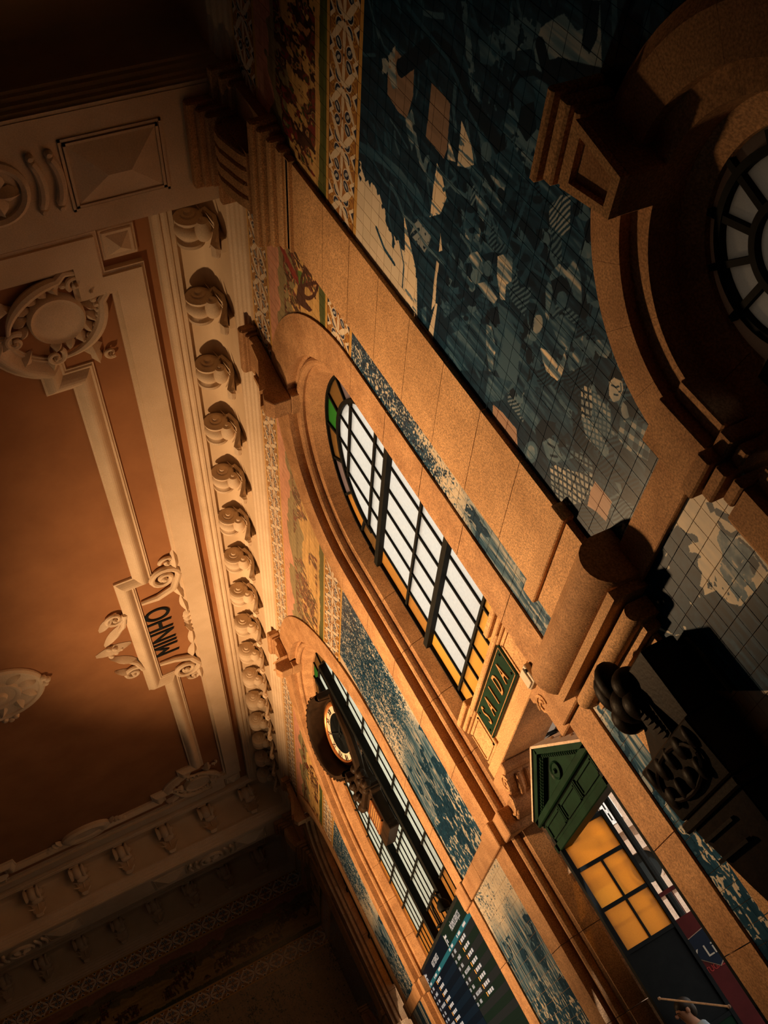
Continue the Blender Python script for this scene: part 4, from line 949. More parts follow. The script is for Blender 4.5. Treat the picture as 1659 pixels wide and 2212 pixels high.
end_panel('tile_border', 'upper star and leaf tile border on the dark end wall', 'tile border', Z_F1, Z_TOP, 'b_end2', GB, .16)
end_panel('tile_border', 'lower star and leaf tile border on the dark end wall', 'tile border', Z_B0, Z_B1, 'b_end1', GB, .1625)
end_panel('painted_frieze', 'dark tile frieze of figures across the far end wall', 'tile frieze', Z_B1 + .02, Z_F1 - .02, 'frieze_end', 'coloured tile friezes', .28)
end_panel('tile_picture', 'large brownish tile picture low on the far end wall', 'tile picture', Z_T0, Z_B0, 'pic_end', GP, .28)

# string course between the tile pictures
GS = 'granite string course lengths'
for k, (a, b, lab) in enumerate(((-5.63, -4.02, 'granite string course between near pilaster and portal arch'), (-7.19, PX0, 'short granite string course beside the nearest window jamb'),
                                 (-14.14, -11.97, 'granite string course between the nearest window and the clock window'), (-25.12, -22.96, 'granite string course beyond the departures board'))):
    t = thing('string_course', lab, 'stone band', ((a + b) / 2, 0, Z_BAND0), GS)
    n = max(1, round((b - a) / 1.1))
    for i in range(n):
        obj('stone', MB().box(a + (b - a) * i / n + .003, a + (b - a) * (i + 1) / n - .003, -.055, -.001, Z_BAND0, Z_BAND1), M['granite_dark'], t, bevel=.008)


# ------------------------------------------------------------------ pilasters
def pilaster(x0, x1, label, memorial=True):
    cx = (x0 + x1) / 2
    t = thing('pilaster', label, 'pilaster', (cx, 0, Z_T0), 'granite pilasters')
    zz = [4.56, 5.06, 5.66, 6.27, 6.88, 7.48, 8.08, 8.67, 9.42]
    for a, b in zip(zz, zz[1:]):
        obj('stone', MB().box(x0, x1, -.06 - rnd.uniform(0, .003), -.001, a + .003, b - .003), M['granite'], t)
    hw = (x1 - x0) / 2
    obj('astragal', MB().box(cx - hw - .07, cx + hw + .07, -.115, -.001, 4.40, 4.56), M['granite'], t, bevel=.01)
    obj('plinth', MB().box(x0 - .02, x1 + .02, -.075, -.001, 4.02, 4.40), M['granite'], t)
    tor = [(0, 4.06)] + [(-.18 - .20 * math.cos(a), 3.86 + .20 * math.sin(a)) for a in [PI * (.5 - k / 10) for k in range(11)]] + [(0, 3.66)]
    obj('torus', MB().prism([(y, z) for y, z in tor], 'x', cx - .89, cx + .89), M['granite_dark'], t, smooth=True)
    obj('fillet', MB().box(cx - .82, cx + .82, -.30, -.001, 3.585, 3.66), M['granite'], t)
    r2 = [(0, 3.56)] + [(-.165 - .075 * math.cos(a), 3.485 + .075 * math.sin(a)) for a in [PI * (.5 - k / 8) for k in range(9)]] + [(0, 3.41)]
    obj('roll_moulding', MB().prism(r2, 'x', cx - .72, cx + .72), M['granite'], t, smooth=True)
    obj('fillet', MB().box(cx - .64, cx + .64, -.135, -.001, 3.345, 3.41), M['granite'], t)
    for a, b in ((Z_T0, .6), (.6, 1.55), (1.55, 2.5), (2.5, 3.34)):
        obj('stone', MB().box(x0, x1, -.06, -.001, a + .003, b - .003), M['granite'], t)
    # capital
    steps = [(9.42, 9.50, .10, .58), (9.53, 9.66, .14, .62), (9.66, 9.76, .20, .67), (9.78, 9.86, .26, .73), (9.86, 9.98, .31, .78)]
    for a, b, d, w in steps:
        obj('capital_moulding', MB().box(cx - w, cx + w, -d, -.001, a, b), M['granite'], t, bevel=.018)
    obj('capital_core', MB().box(cx - .57, cx + .57, -.10, -.001, 9.4, 9.98), M['granite'], t)
    # console of four reeds under the beam
    prof = [(-.02, 9.98), (-.30, 9.98), (-.36, 10.02), (-.40, 10.14), (-.44, 10.32), (-.47, 10.46), (-.46, 10.60), (-.42, 10.68), (-.02, 10.68)]
    for i in range(4):
        a = cx - .36 + i * .18
        obj('console_reed', MB().prism(prof, 'x', a + .012, a + .168), M['granite'], t, bevel=.02)
    obj('console_back', MB().box(cx - .38, cx + .38, -.33, -.001, 9.98, 10.68), M['granite_dark'], t)
    obj('console_block', MB().box(cx - .70, cx + .70, -.13, -.001, 9.98, 10.70), M['granite_dark'], t)
    for a, b, d, w in ((10.68, 10.76, .50, .44), (10.76, 10.85, .57, .48), (10.85, 10.975, .66, .53)):
        obj('abacus', MB().box(cx - w, cx + w, -d, -.001, a, b), M['granite_dark'], t, bevel=.015)
    for a, b, d, w in ((10.70, 10.78, .20, .72), (10.78, 10.86, .27, .78), (10.86, 10.975, .35, .85)):
        obj('abacus_wing', MB().box(cx - w, cx + w, -d, -.001, a, b), M['granite_dark'], t, bevel=.015)
    return t


pilaster(PX0, PX1, 'brightly lit near granite pilaster carrying the ceiling beam beside the nearest window')
pilaster(QX0, QX1, 'distant shadowed granite pilaster near the far corner of the hall')
# ------------------------------------------------------------------ window glazing
def clip_poly(sub, cl):
    out = sub
    for k in range(len(cl)):
        a, b = cl[k], cl[(k + 1) % len(cl)]
        inp, out = out, []
        if not inp:
            return []

        def side(p):
            return (b[0] - a[0]) * (p[1] - a[1]) - (b[1] - a[1]) * (p[0] - a[0])
        for i in range(len(inp)):
            p, q = inp[i - 1], inp[i]
            sp, sq = side(p), side(q)
            if (sp >= 0) != (sq >= 0):
                f = sp / (sp - sq)
                out.append((p[0] + f * (q[0] - p[0]), p[1] + f * (q[1] - p[1])))
            if sq >= 0:
                out.append(q)
    return out


def shrink(pl, d):
    cx, cz = sum(p[0] for p in pl) / len(pl), sum(p[1] for p in pl) / len(pl)
    o = []
    for x, z in pl:
        L = math.hypot(x - cx, z - cz) or 1
        o.append((x - (x - cx) / L * d, z - (z - cz) / L * d))
    return o


def pane(parent, pl, y, m):
    if len(pl) < 3:
        return
    xs, zs = [p[0] for p in pl], [p[1] for p in pl]
    if max(xs) - min(xs) < .03 or max(zs) - min(zs) < .03:
        return
    obj('pane', MB().prism(pl, 'y', y, y + .012), M[m], parent)


def small_window(n, cx, yg):
    t = struct('window_%d' % n, (cx, yg, 4.9))
    zs, Ri, Ro = 8.0, 1.125, 1.56
    xs = [-1.125, -.675, -.225, .225, .675, 1.125]
    rows = [4.85, 5.5, 6.26, 6.93, 7.70, 8.11, 8.79, 9.3]
    white = [(cx + 1.125, 5.5)] + arc(cx, zs, Ri, 28) + [(cx - 1.125, 5.5)]
    for i in range(5):
        for j in range(1, len(rows) - 1):
            r = [(cx + xs[i], rows[j]), (cx + xs[i + 1], rows[j]), (cx + xs[i + 1], rows[j + 1]), (cx + xs[i], rows[j + 1])]
            pane(t, clip_poly(r, white), yg, 'g_white')
    ys = [-1.5, -1.125, -.675, -.225, .225, .675, 1.125, 1.5]
    for i in range(7):
        pane(t, [(cx + ys[i], 4.85), (cx + ys[i + 1], 4.85), (cx + ys[i + 1], 5.5), (cx + ys[i], 5.5)], yg, 'g_amber')
    for s in (-1, 1):
        for j, (a, b) in enumerate(((5.5, 6.26), (6.26, 6.93), (6.93, 7.70), (7.70, 8.0))):
            x0, x1 = sorted((cx + s * 1.125, cx + s * Ro))
            pane(t, [(x0, a), (x1, a), (x1, b), (x0, b)], yg, ('g_amber', 'g_orange', 'g_orange', 'g_amber_dim')[j])  # side panes darken upwards, shade put into the glass colours
    ang = [0, 11.25, 33.75, 56.25, 78.75, 101.25, 123.75, 146.25, 168.75, 180]
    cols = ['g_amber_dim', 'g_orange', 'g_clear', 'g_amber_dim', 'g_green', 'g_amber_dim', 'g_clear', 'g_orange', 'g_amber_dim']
    for k in range(9):
        a0, a1 = math.radians(ang[k]), math.radians(ang[k + 1])
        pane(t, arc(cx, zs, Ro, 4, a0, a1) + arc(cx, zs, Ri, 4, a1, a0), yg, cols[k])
    # iron bars
    fr = MB()
    for x in ys[1:-1]:
        h = math.sqrt(max(0, Ri * Ri - x * x)) if abs(x) < Ri - .01 else 0
        fr.box(cx + x - .016, cx + x + .016, yg - .025, yg + .03, 4.85, zs + h)
    obj('mullion_bars', fr, M['iron'], t)
    for z in (5.5, 6.93, 8.11, 8.79):
        w = 1.5 if z < 7.5 else math.sqrt(max(.01, Ri * Ri - max(0, z - zs) ** 2))
        obj('glazing_bar', MB().box(cx - w, cx + w, yg - .03, yg + .03, z - .02, z + .02), M['iron'], t)
    for z in (6.26, 7.70):
        b = obj('tie_bar', MB().box(cx - 1.5, cx + 1.5, yg - .10, yg - .02, z - .045, z + .045), M['iron'], t)
        rv = MB()
        for i in range(17):
            rv.ell((cx - 1.4 + i * .175, yg - .065, z + .05), (.014, .014, .02), 6, 4)
        obj('rivets', rv, M['wood_brown'], b, stuff=True)
    for R, wd in ((Ri, .03), (Ro - .03, .06)):
        rg = [[(cx + r * math.cos(a), y, zs + r * math.sin(a)) for r, y in ((R - wd, yg - .04), (R + wd, yg - .04), (R + wd, yg + .03), (R - wd, yg + .03))] for a in [PI * i / 30 for i in range(31)]]
        obj('arched_bar', MB().loft(rg), M['iron'], t)
    sp = MB()
    for a in ang[1:-1]:
        c, s_ = math.cos(math.radians(a)), math.sin(math.radians(a))
        px, pz = -s_ * .02, c * .02
        p = [(cx + Ri * c - px, zs + Ri * s_ - pz), (cx + Ri * c + px, zs + Ri * s_ + pz), (cx + Ro * c + px, zs + Ro * s_ + pz), (cx + Ro * c - px, zs + Ro * s_ - pz)]
        sp.prism(p, 'y', yg - .03, yg + .03)
    obj('radial_bars', sp, M['iron'], t)
    for s in (-1, 1):
        x = cx + s * 1.51
        obj('frame_stile', MB().box(x - .025, x + .025, yg - .05, yg + .03, 4.85, zs), M['iron'], t)
    return t


small_window(1, -9.58, .42)
small_window(3, -27.52, .42)


def clock_window(cx, yg):
    t = struct('window_2', (cx, yg, 4.0))
    zs, Ro, Ri = 6.45, 3.62, 3.28
    step = .4
    xs = [i * step - 3.2 for i in range(17)]
    rows = [4.02, 4.67, 5.34, 5.95, 6.50, 7.12, 7.75, 8.40, 9.05, 9.75]
    white = [(cx + 3.2, 4.67)] + arc(cx, zs, Ri, 40, .17, PI - .17) + [(cx - 3.2, 4.67)]
    for i in range(16):
        for j in range(1, 9):
            r = [(cx + xs[i], rows[j]), (cx + xs[i + 1], rows[j]), (cx + xs[i + 1], rows[j + 1]), (cx + xs[i], rows[j + 1])]
            pane(t, clip_poly(r, white), yg, 'g_green_white')
        pane(t, [(cx + xs[i], 4.02), (cx + xs[i + 1], 4.02), (cx + xs[i + 1], 4.67), (cx + xs[i], 4.67)], yg, 'g_orange')
    for s in (-1, 1):
        for j in range(4):
            x0, x1 = sorted((cx + s * 3.2, cx + s * 3.6))
            pane(t, [(x0, rows[j]), (x1, rows[j]), (x1, rows[j + 1]), (x0, rows[j + 1])], yg, 'g_orange')
    n = 17
    for k in range(n):
        a0, a1 = PI * k / n, PI * (k + 1) / n
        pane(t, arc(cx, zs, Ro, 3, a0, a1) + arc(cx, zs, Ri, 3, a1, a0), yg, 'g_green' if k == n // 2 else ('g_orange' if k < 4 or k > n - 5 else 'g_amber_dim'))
    fr = MB()
    for x in xs:
        h = math.sqrt(max(0, Ri * Ri - x * x))
        fr.box(cx + x - .013, cx + x + .013, yg - .02, yg + .03, 4.02, zs + h)
    obj('mullion_bars', fr, M['iron'], t)
    for z in rows[1:-1]:
        w = 3.6 if z < zs else math.sqrt(Ri * Ri - (z - zs) ** 2)
        obj('glazing_bar', MB().box(cx - w, cx + w, yg - .03, yg + .03, z - .018, z + .018), M['iron'], t)
    for x in (-1.2, 1.2):
        obj('mullion', MB().box(cx + x - .06, cx + x + .06, yg - .16, yg + .02, 3.95, zs + 3.0), M['iron'], t, bevel=.015)
    rg = [[(cx + r * math.cos(a), y, zs + r * math.sin(a)) for r, y in ((Ri - .025, yg - .03), (Ri + .025, yg - .03), (Ri + .025, yg + .03), (Ri - .025, yg + .03))] for a in [PI * i / 40 for i in range(41)]]
    obj('arched_bar', MB().loft(rg), M['iron'], t)
    sp = MB()
    for k in range(1, n):
        a = PI * k / n
        c, s_ = math.cos(a), math.sin(a)
        px, pz = -s_ * .016, c * .016
        sp.prism([(cx + Ri * c - px, zs + Ri * s_ - pz), (cx + Ri * c + px, zs + Ri * s_ + pz), (cx + Ro * c + px, zs + Ro * s_ + pz), (cx + Ro * c - px, zs + Ro * s_ - pz)], 'y', yg - .03, yg + .03)
    obj('radial_bars', sp, M['iron'], t)
    obj('transom', MB().box(cx - 3.6, cx + 3.6, yg - .12, yg + .1, 3.90, 4.02), M['iron'], t)


clock_window(-18.55, .40)


# keystones with a cap that touches the cornice
def keystone(cx, za, lab, ztop=10.86):
    t = thing('keystone', lab, 'keystone', (cx, 0, za), 'carved keystones over the windows')
    f = [(-.155, za - .16), (.155, za - .16), (.34, ztop), (-.34, ztop)]
    rings = []
    for z, w, y in ((za - .16, .15, -.30), (za - .04, .165, -.385), (za + .10, .18, -.35), (ztop - .45, .29, -.17), (ztop - .12, .33, -.15), (ztop, .33, -.17)):
        rings.append([(cx - w, -.037, z), (cx + w, -.037, z), (cx + w, y, z), (cx - w, y, z)])
    obj('keystone_block', MB().loft(rings), M['granite_dark'], t, bevel=.012)
    obj('keystone_soffit', MB().box(cx - .19, cx + .19, -.036, .38, za - .16, za - .01), M['granite_dark'], t, bevel=.012)
    for s in (-1, 1):
        m = MB()
        rr = []
        for z, w, y in ((za + .12, .18, -.36), (ztop - .45, .29, -.185), (ztop - .16, .33, -.165)):
            rr.append([(cx + s * (w + .012), y - .03, z), (cx + s * (w + .012), y + .06, z), (cx + s * (w - .06), y + .06, z), (cx + s * (w - .06), y - .03, z)])
        m.loft(rr)
        obj('raised_edge', m, M['granite'], t)
    obj('cap_neck', MB().box(cx - .35, cx + .35, -.20, -.001, ztop, ztop + .05), M['granite_dark'], t, bevel=.01)
    obj('cap', MB().box(cx - .42, cx + .42, -.26, -.001, ztop + .05, ztop + .20), M['granite_dark'], t, bevel=.03)


keystone(-9.58, 9.85, 'carved granite keystone with block cap over the nearest stained glass window')
keystone(-18.55, 10.30, 'carved granite keystone with block cap above the clock window')
keystone(-27.52, 9.85, 'dark granite keystone over the farthest window of the wall')

# ------------------------------------------------------------------ ceiling
ZR, ZC = 12.20, 12.38
CEIL = struct('ceiling', (-18.55, -5.87, ZC))
o = obj('ceiling_slab', MB().box(XE - .4, XN + .4, YB - .4, .3, ZC + .02, ZC + .3), M['plaster'], CEIL)
BAYS = [(-5.52, XN, 'near'), (-30.15, -6.95, 'main'), (XE, -31.58, 'far')]
corn = [(0.0, 10.99), (.045, 10.99), (.045, 11.03), (.07, 11.05), (.075, 11.11), (.10, 11.13), (.105, 11.20), (.135, 11.23), (.14, 11.29), (.165, 11.31), (.165, 11.36)]
cove = [(.165, 11.36), (.13, 11.37)] + [(.13 + .50 * (k / 12) ** 4, 11.37 + .89 * math.sin(PI / 2 * (k / 12) ** .9)) for k in range(13)]
ringp = [(.63, 12.26), (.63, ZR), (.70, ZR), (.715, ZR - .02), (.755, ZR - .02), (.77, ZR), (.80, ZR + .01), (.82, ZR - .015), (.85, ZR - .015), (.865, ZR + .01), (.90, ZR + .02), (.92, ZR + .02), (.92, ZC + .02)]


def rect_sweep(x0, x1, y0, y1, prof):
    rings = [[(x0 + d, y0 + d, z), (x1 - d, y0 + d, z), (x1 - d, y1 - d, z), (x0 + d, y1 - d, z)] for d, z in prof]
    return MB().loft(rings, caps=False)


for x0, x1, nm in BAYS:
    t = struct('trim_%d' % (10 + [b[2] for b in BAYS].index(nm)), (x0, 0, 11))
    obj('cornice_moulding', rect_sweep(x0, x1, YB, 0, corn), M['plaster'], t)
    obj('cove', rect_sweep(x0, x1, YB, 0, cove), M['plaster_cove'], t, smooth=True)
    obj('ring_moulding', rect_sweep(x0, x1, YB, 0, ringp), M['plaster'], t)
    obj('painted_field', MB().box(x0 + .9, x1 - .9, YB + .9, -.9, ZC, ZC + .02), M['orange'], t)


def beam(x0, x1, label, carved):
    cx = (x0 + x1) / 2
    t = thing('ceiling_beam', label, 'ceiling beam', (cx, -5.87, 10.98), 'plaster ceiling beams')
    obj('beam_body', MB().box(x0, x1, YB, 0, 10.98, ZC + .05), M['plaster'], t)
    for yc in (-1.50, -4.20, -7.6, -10.2):
        h, w = .525, .40
        for k, (q, dz) in enumerate(((.045, .02), (.0, .035))):
            m = MB()
            for a, b, c, d in ((cx - w - q, cx + w + q, yc - h - q, yc - h - q + .03), (cx - w - q, cx + w + q, yc + h + q - .03, yc + h + q), (cx - w - q, cx - w - q + .03, yc - h - q, yc + h + q), (cx + w + q - .03, cx + w + q, yc - h - q, yc + h + q)):
                m.box(a, b, c, d, 10.98 - dz, 10.985)
            obj('panel_fillet', m, M['plaster'], t)
        p = [(cx - w, yc - h), (cx + w, yc - h), (cx + w, yc + h), (cx - w, yc + h)]
        m = MB().add([(a, b, 10.979) for a, b in p] + [(cx, yc - .13, 10.83), (cx, yc + .13, 10.83)], [(0, 1, 4), (1, 2, 5, 4), (2, 3, 5), (3, 0, 4, 5)])
        obj('diamond_boss', m, M['plaster'], t)
    for yc in (-2.86, -8.9):
        for s in (-1, 1):
            for k, r in enumerate((.53, .73)):
                pts = [(cx + .30 * math.sin(a) * 1.1, yc + s * (r - .14 + .14 * math.cos(a)), 10.95) for a in [(-1 + i / 6) * 1.15 for i in range(13)]]
                rad = [.02] + [.055] * 11 + [.02]
                obj('crescent', MB().tube(pts, rad, 8), M['plaster'], t, smooth=True)
                m = MB()
                for e in (-1, 1):
                    m.ell((cx + e * .33, yc + s * (r - .06), 10.95), (.05, .05, .05), 8, 6)
                obj('bead', m, M['plaster'], t, smooth=True)
        m = MB()
        rg = [[(cx + r * math.cos(a), yc + r * math.sin(a), z) for r, z in ((.30, 10.985), (.30, 10.93), (.345, 10.90), (.39, 10.93), (.39, 10.985))] for a in [2 * PI * i / 32 for i in range(33)]]
        obj('rosette_ring', m.loft(rg, closed=False), M['plaster'], t, smooth=True)
        m = MB()
        for k in range(5):
            a = 2 * PI * k / 5 + .4
            c, s_ = math.cos(a), math.sin(a)
            out = []
            for r, w in ((.03, .03), (.10, .075), (.17, .10), (.22, .07), (.27, .0)):
                out.append([(cx + r * c - w * s_, yc + r * s_ + w * c, 10.955), (cx + r * c, yc + r * s_, 10.90 - .04 * math.sin(PI * r / .27)), (cx + r * c + w * s_, yc + r * s_ - w * c, 10.955)])
            m.loft(out, closed=False)
        m.ell((cx, yc, 10.93), (.06, .06, .05))
        obj('rosette_petals', m, M['plaster'], t, smooth=True)
    return t


beam(-6.95, -5.52, 'dark near plaster beam with diamond panel and rosette on its underside', True)
beam(-31.58, -30.15, 'shadowed far plaster beam before the end wall', True)

# raised flat frame with notched corners
X0, X1, Y0, Y1 = -29.07, -8.03, YB + 1.16, -1.16


def notch(x0, x1, y0, y1, nx, ny):
    return [(x1 - nx, y1), (x1 - nx, y1 - ny), (x1, y1 - ny), (x1, y0 + ny), (x1 - nx, y0 + ny), (x1 - nx, y0), (x0 + nx, y0), (x0 + nx, y0 + ny), (x0, y0 + ny), (x0, y1 - ny), (x0 + nx, y1 - ny), (x0 + nx, y1)]


def frame_band(o_, i_, z0, z1, m, name, parent):
    k = MB()
    n = len(o_)
    k.v = [(x, y, z0) for x, y in o_] + [(x, y, z0) for x, y in i_] + [(x, y, z1) for x, y in o_] + [(x, y, z1) for x, y in i_]
    for a in range(n):
        b = (a + 1) % n
        k.f += [(a, b, n + b, n + a), (a, b, 2 * n + b, 2 * n + a), (n + a, n + b, 3 * n + b, 3 * n + a)]
    return obj(name, k, m, parent)


CT = struct('trim_20', (-18.55, -5.87, ZC))
frame_band(notch(X0, X1, Y0, Y1, .68, .56), notch(X0 + .42, X1 - .42, Y0 + .40, Y1 - .40, .55, .52), ZC - .13, ZC + .01, M['plaster'], 'flat_frame', CT)
frame_band(notch(X0 - .06, X1 + .06, Y0 - .05, Y1 + .05, .68, .56), notch(X0, X1, Y0, Y1, .68, .56), ZC - .09, ZC + .01, M['plaster'], 'frame_fillet', CT)
frame_band(notch(X0 + .42, X1 - .42, Y0 + .40, Y1 - .40, .55, .52), notch(X0 + .50, X1 - .50, Y0 + .47, Y1 - .47, .55, .52), ZC - .06, ZC + .01, M['plaster'], 'frame_fillet', CT)
for k, (bx, by) in enumerate(((-8.26, -1.40), (-28.84, -1.40), (-8.26, YB + 1.40), (-28.84, YB + 1.40))):
    t = thing('ceiling_boss', ('small plaster diamond block in the frame notch beside the near beam', 'small plaster diamond block in the far window-side frame notch', 'small plaster diamond block at the near corner of the back wall', 'small plaster diamond block at the far corner of the back wall')[k],
              'ceiling boss', (bx, by, ZC), 'diamond blocks at the ceiling corners')
    for w, z in ((.255, .05), (.215, .08)):
        obj('boss_plate', MB().box(bx - w, bx + w, by - w, by + w, ZC - z, ZC + .01), M['plaster'], t, bevel=.015)
    w = .16
    obj('boss_diamond', MB().add([(bx - w, by - w, ZC - .08), (bx + w, by - w, ZC - .08), (bx + w, by + w, ZC - .08), (bx - w, by + w, ZC - .08), (bx, by, ZC - .19)], [(0, 1, 4), (1, 2, 4), (2, 3, 4), (3, 0, 4)]), M['plaster'], t)

# the round moulding that frames the painted centre: it steps out round the name panels and curls round the corner cartouches
RP = [(-.20, .012), (-.20, -.05), (-.165, -.06)] + [(-.15 + .24 * (i / 7), -.065 - .10 * math.sin(PI * (i + .4) / 7.8)) for i in range(8)] + [(.10, -.07), (.115, -.05), (.15, -.055), (.165, -.03), (.19, -.03), (.19, .012)]


def mould(parent, pts, closed=False, name='round_moulding'):
    """sweep RP along a path on the ceiling; +offset lies left of the way"""
    n = len(pts)
    rings = []
    for i, p in enumerate(pts):
        p = Vector(p)
        a = (p - Vector(pts[i - 1])).normalized() if (i or closed) else None
        b = (Vector(pts[(i + 1) % n]) - p).normalized() if (i < n - 1 or closed) else None
        a, b = a or b, b or a
        na, nb = Vector((-a.y, a.x)), Vector((-b.y, b.x))
        m = (na + nb)
        m = m / max(.3, m.dot(na))
        rings.append([(p.x + m.x * d, p.y + m.y * d, ZC + z) for d, z in RP])
    if closed:
        rings.append(rings[0])
    return obj(name, MB().loft(rings, closed=False, caps=False), M['plaster'], parent, smooth=False)


def corner_path(cx, cy, sx, sy):
    """from the long side round to the short side (sx, sy point from the corner to the room's middle)"""
    A = [(cx + sx * 1.19, cy - sy * .14), (cx + sx * 1.19, cy + sy * .27), (cx + sx * .92, cy + sy * .27)]
    B = [(cx + sx * .92 * math.cos(a), cy + sy * .92 * math.sin(a)) for a in [math.radians(17 + 56 * i / 8) for i in range(9)]][1:]
    return A + B + [(cx + sx * .27, cy + sy * .92), (cx + sx * .27, cy + sy * 1.19), (cx - sx * .14, cy + sy * 1.19)]


CCX0, CCX1, CCY0, CCY1 = -27.84, -9.26, YB + 2.47, -2.47
loop = []
loop += [(-16.36, -2.33)] + corner_path(CCX1, CCY1, -1, -1)
loop += list(reversed(corner_path(CCX1, CCY0, -1, 1)))
loop += [(-16.36, YB + 2.33), (-16.36, YB + 2.72), (-20.80, YB + 2.72), (-20.80, YB + 2.33)]
loop += corner_path(CCX0, CCY0, 1, 1)
loop += list(reversed(corner_path(CCX0, CCY1, 1, -1)))
loop += [(-20.80, -2.33), (-20.80, -2.72), (-16.36, -2.72)]
mould(CT, loop, closed=True)


# name panel MINHO with scrolls
def scroll(m, c, r0, turns, a0, dirn, z, thick=.05, w=.09, n=26):
    pts = []
    for i in range(n):
        f = i / (n - 1)
        a = a0 + dirn * f * turns * 2 * PI
        r = r0 * (1 - .82 * f)
        pts.append((c[0] + r * math.cos(a), c[1] + r * math.sin(a), z - .03 * f))
    m.tube(pts, [thick * (1 - .45 * i / n) for i in range(n)], 8)
    m.ell((c[0], c[1], z - .05), (r0 * .22, r0 * .22, .06), 8, 6)


def leaf(m, base, tip, w, z, lift=.10, n=6, lobes=3):
    b, e = Vector(base), Vector(tip)
    d = (e - b)
    L = d.length
    d.normalize()
    q = Vector((-d.y, d.x))
    out = []
    for i in range(n + 1):
        f = i / n
        ww = w * math.sin(PI * min(.98, f * .92 + .06)) * (1 + .35 * math.sin(f * lobes * 2 * PI))
        c = b + d * L * f
        zz = z - lift * math.sin(PI * f * .9)
        out.append([(c.x + q.x * ww, c.y + q.y * ww, z + .01), (c.x + q.x * ww * .5, c.y + q.y * ww * .5, zz + .02), (c.x, c.y, zz - .02), (c.x - q.x * ww * .5, c.y - q.y * ww * .5, zz + .02), (c.x - q.x * ww, c.y - q.y * ww, z + .01)])
    m.loft(out, closed=False, caps=False)


NP = thing('name_panel', 'ceiling name panel lettered MINHO in black between white plaster scrolls', 'name panel', (-18.58, -2.2, ZC))
text('lettering', 'MINHO', (-18.68, -2.215, ZC - .014), .80, M['black_paint'], NP, rot=(PI, 0, 0), ext=.012, align='CENTER', sx=.78)
for s in (-1, 1):
    m = MB()
    xc = -18.58
    scroll(m, (xc + s * 2.05, -1.93), .33, 1.6, PI / 2 if s > 0 else PI / 2, -s, ZC - .06, .075)
    m.tube([(xc + s * 2.05, -1.60, ZC - .06), (xc + s * 1.6, -1.78, ZC - .08), (xc + s * 1.42, -2.15, ZC - .07), (xc + s * 1.40, -2.5, ZC - .05)], [.075, .08, .07, .05], 8)
    obj('side_scroll', m, M['plaster'], NP, smooth=True)
    m = MB()
    scroll(m, (xc + s * 2.55, -1.78), .16, 1.2, -PI / 2, s, ZC - .05, .045)
    leaf(m, (xc + s * 2.1, -1.65), (xc + s * 2.85, -1.62), .12, ZC - .02)
    leaf(m, (xc + s * 1.7, -1.75), (xc + s * 1.05, -1.62), .11, ZC - .02)
    leaf(m, (xc + s * 1.1, -1.66), (xc + s * .4, -1.60), .09, ZC - .02)
    obj('acanthus', m, M['plaster'], NP, smooth=True)
    m = MB()
    scroll(m, (xc + s * 1.25, -3.12), .24, 1.4, PI / 2, s, ZC - .06, .06)
    m.tube([(xc + s * 1.25, -2.9, ZC - .06), (xc + s * .85, -3.0, ZC - .07), (xc + s * .55, -3.25, ZC - .06)], [.06, .06, .03], 8)
    leaf(m, (xc + s * .9, -2.92), (xc + s * .3, -3.5), .13, ZC - .02)
    leaf(m, (xc + s * 1.3, -3.1), (xc + s * .95, -3.5), .10, ZC - .02)
    obj('outer_scroll', m, M['plaster'], NP, smooth=True)
m = MB()
leaf(m, (-18.58, -2.95), (-18.58, -3.75), .16, ZC - .02)
for k in range(5):
    m.ell((-18.58 + .08 * (k - 2), -3.2 - .12 * abs(k - 2), ZC - .06), (.06, .07, .06), 8, 6)
obj('palmette', m, M['plaster'], NP, smooth=True)
m = MB()
for k in range(5):
    leaf(m, (-18.58 + (k - 2) * .10, -1.72), (-18.58 + (k - 2) * .22, -1.57), .06, ZC - .02, n=4)
obj('shell', m, M['plaster'], NP, smooth=True)


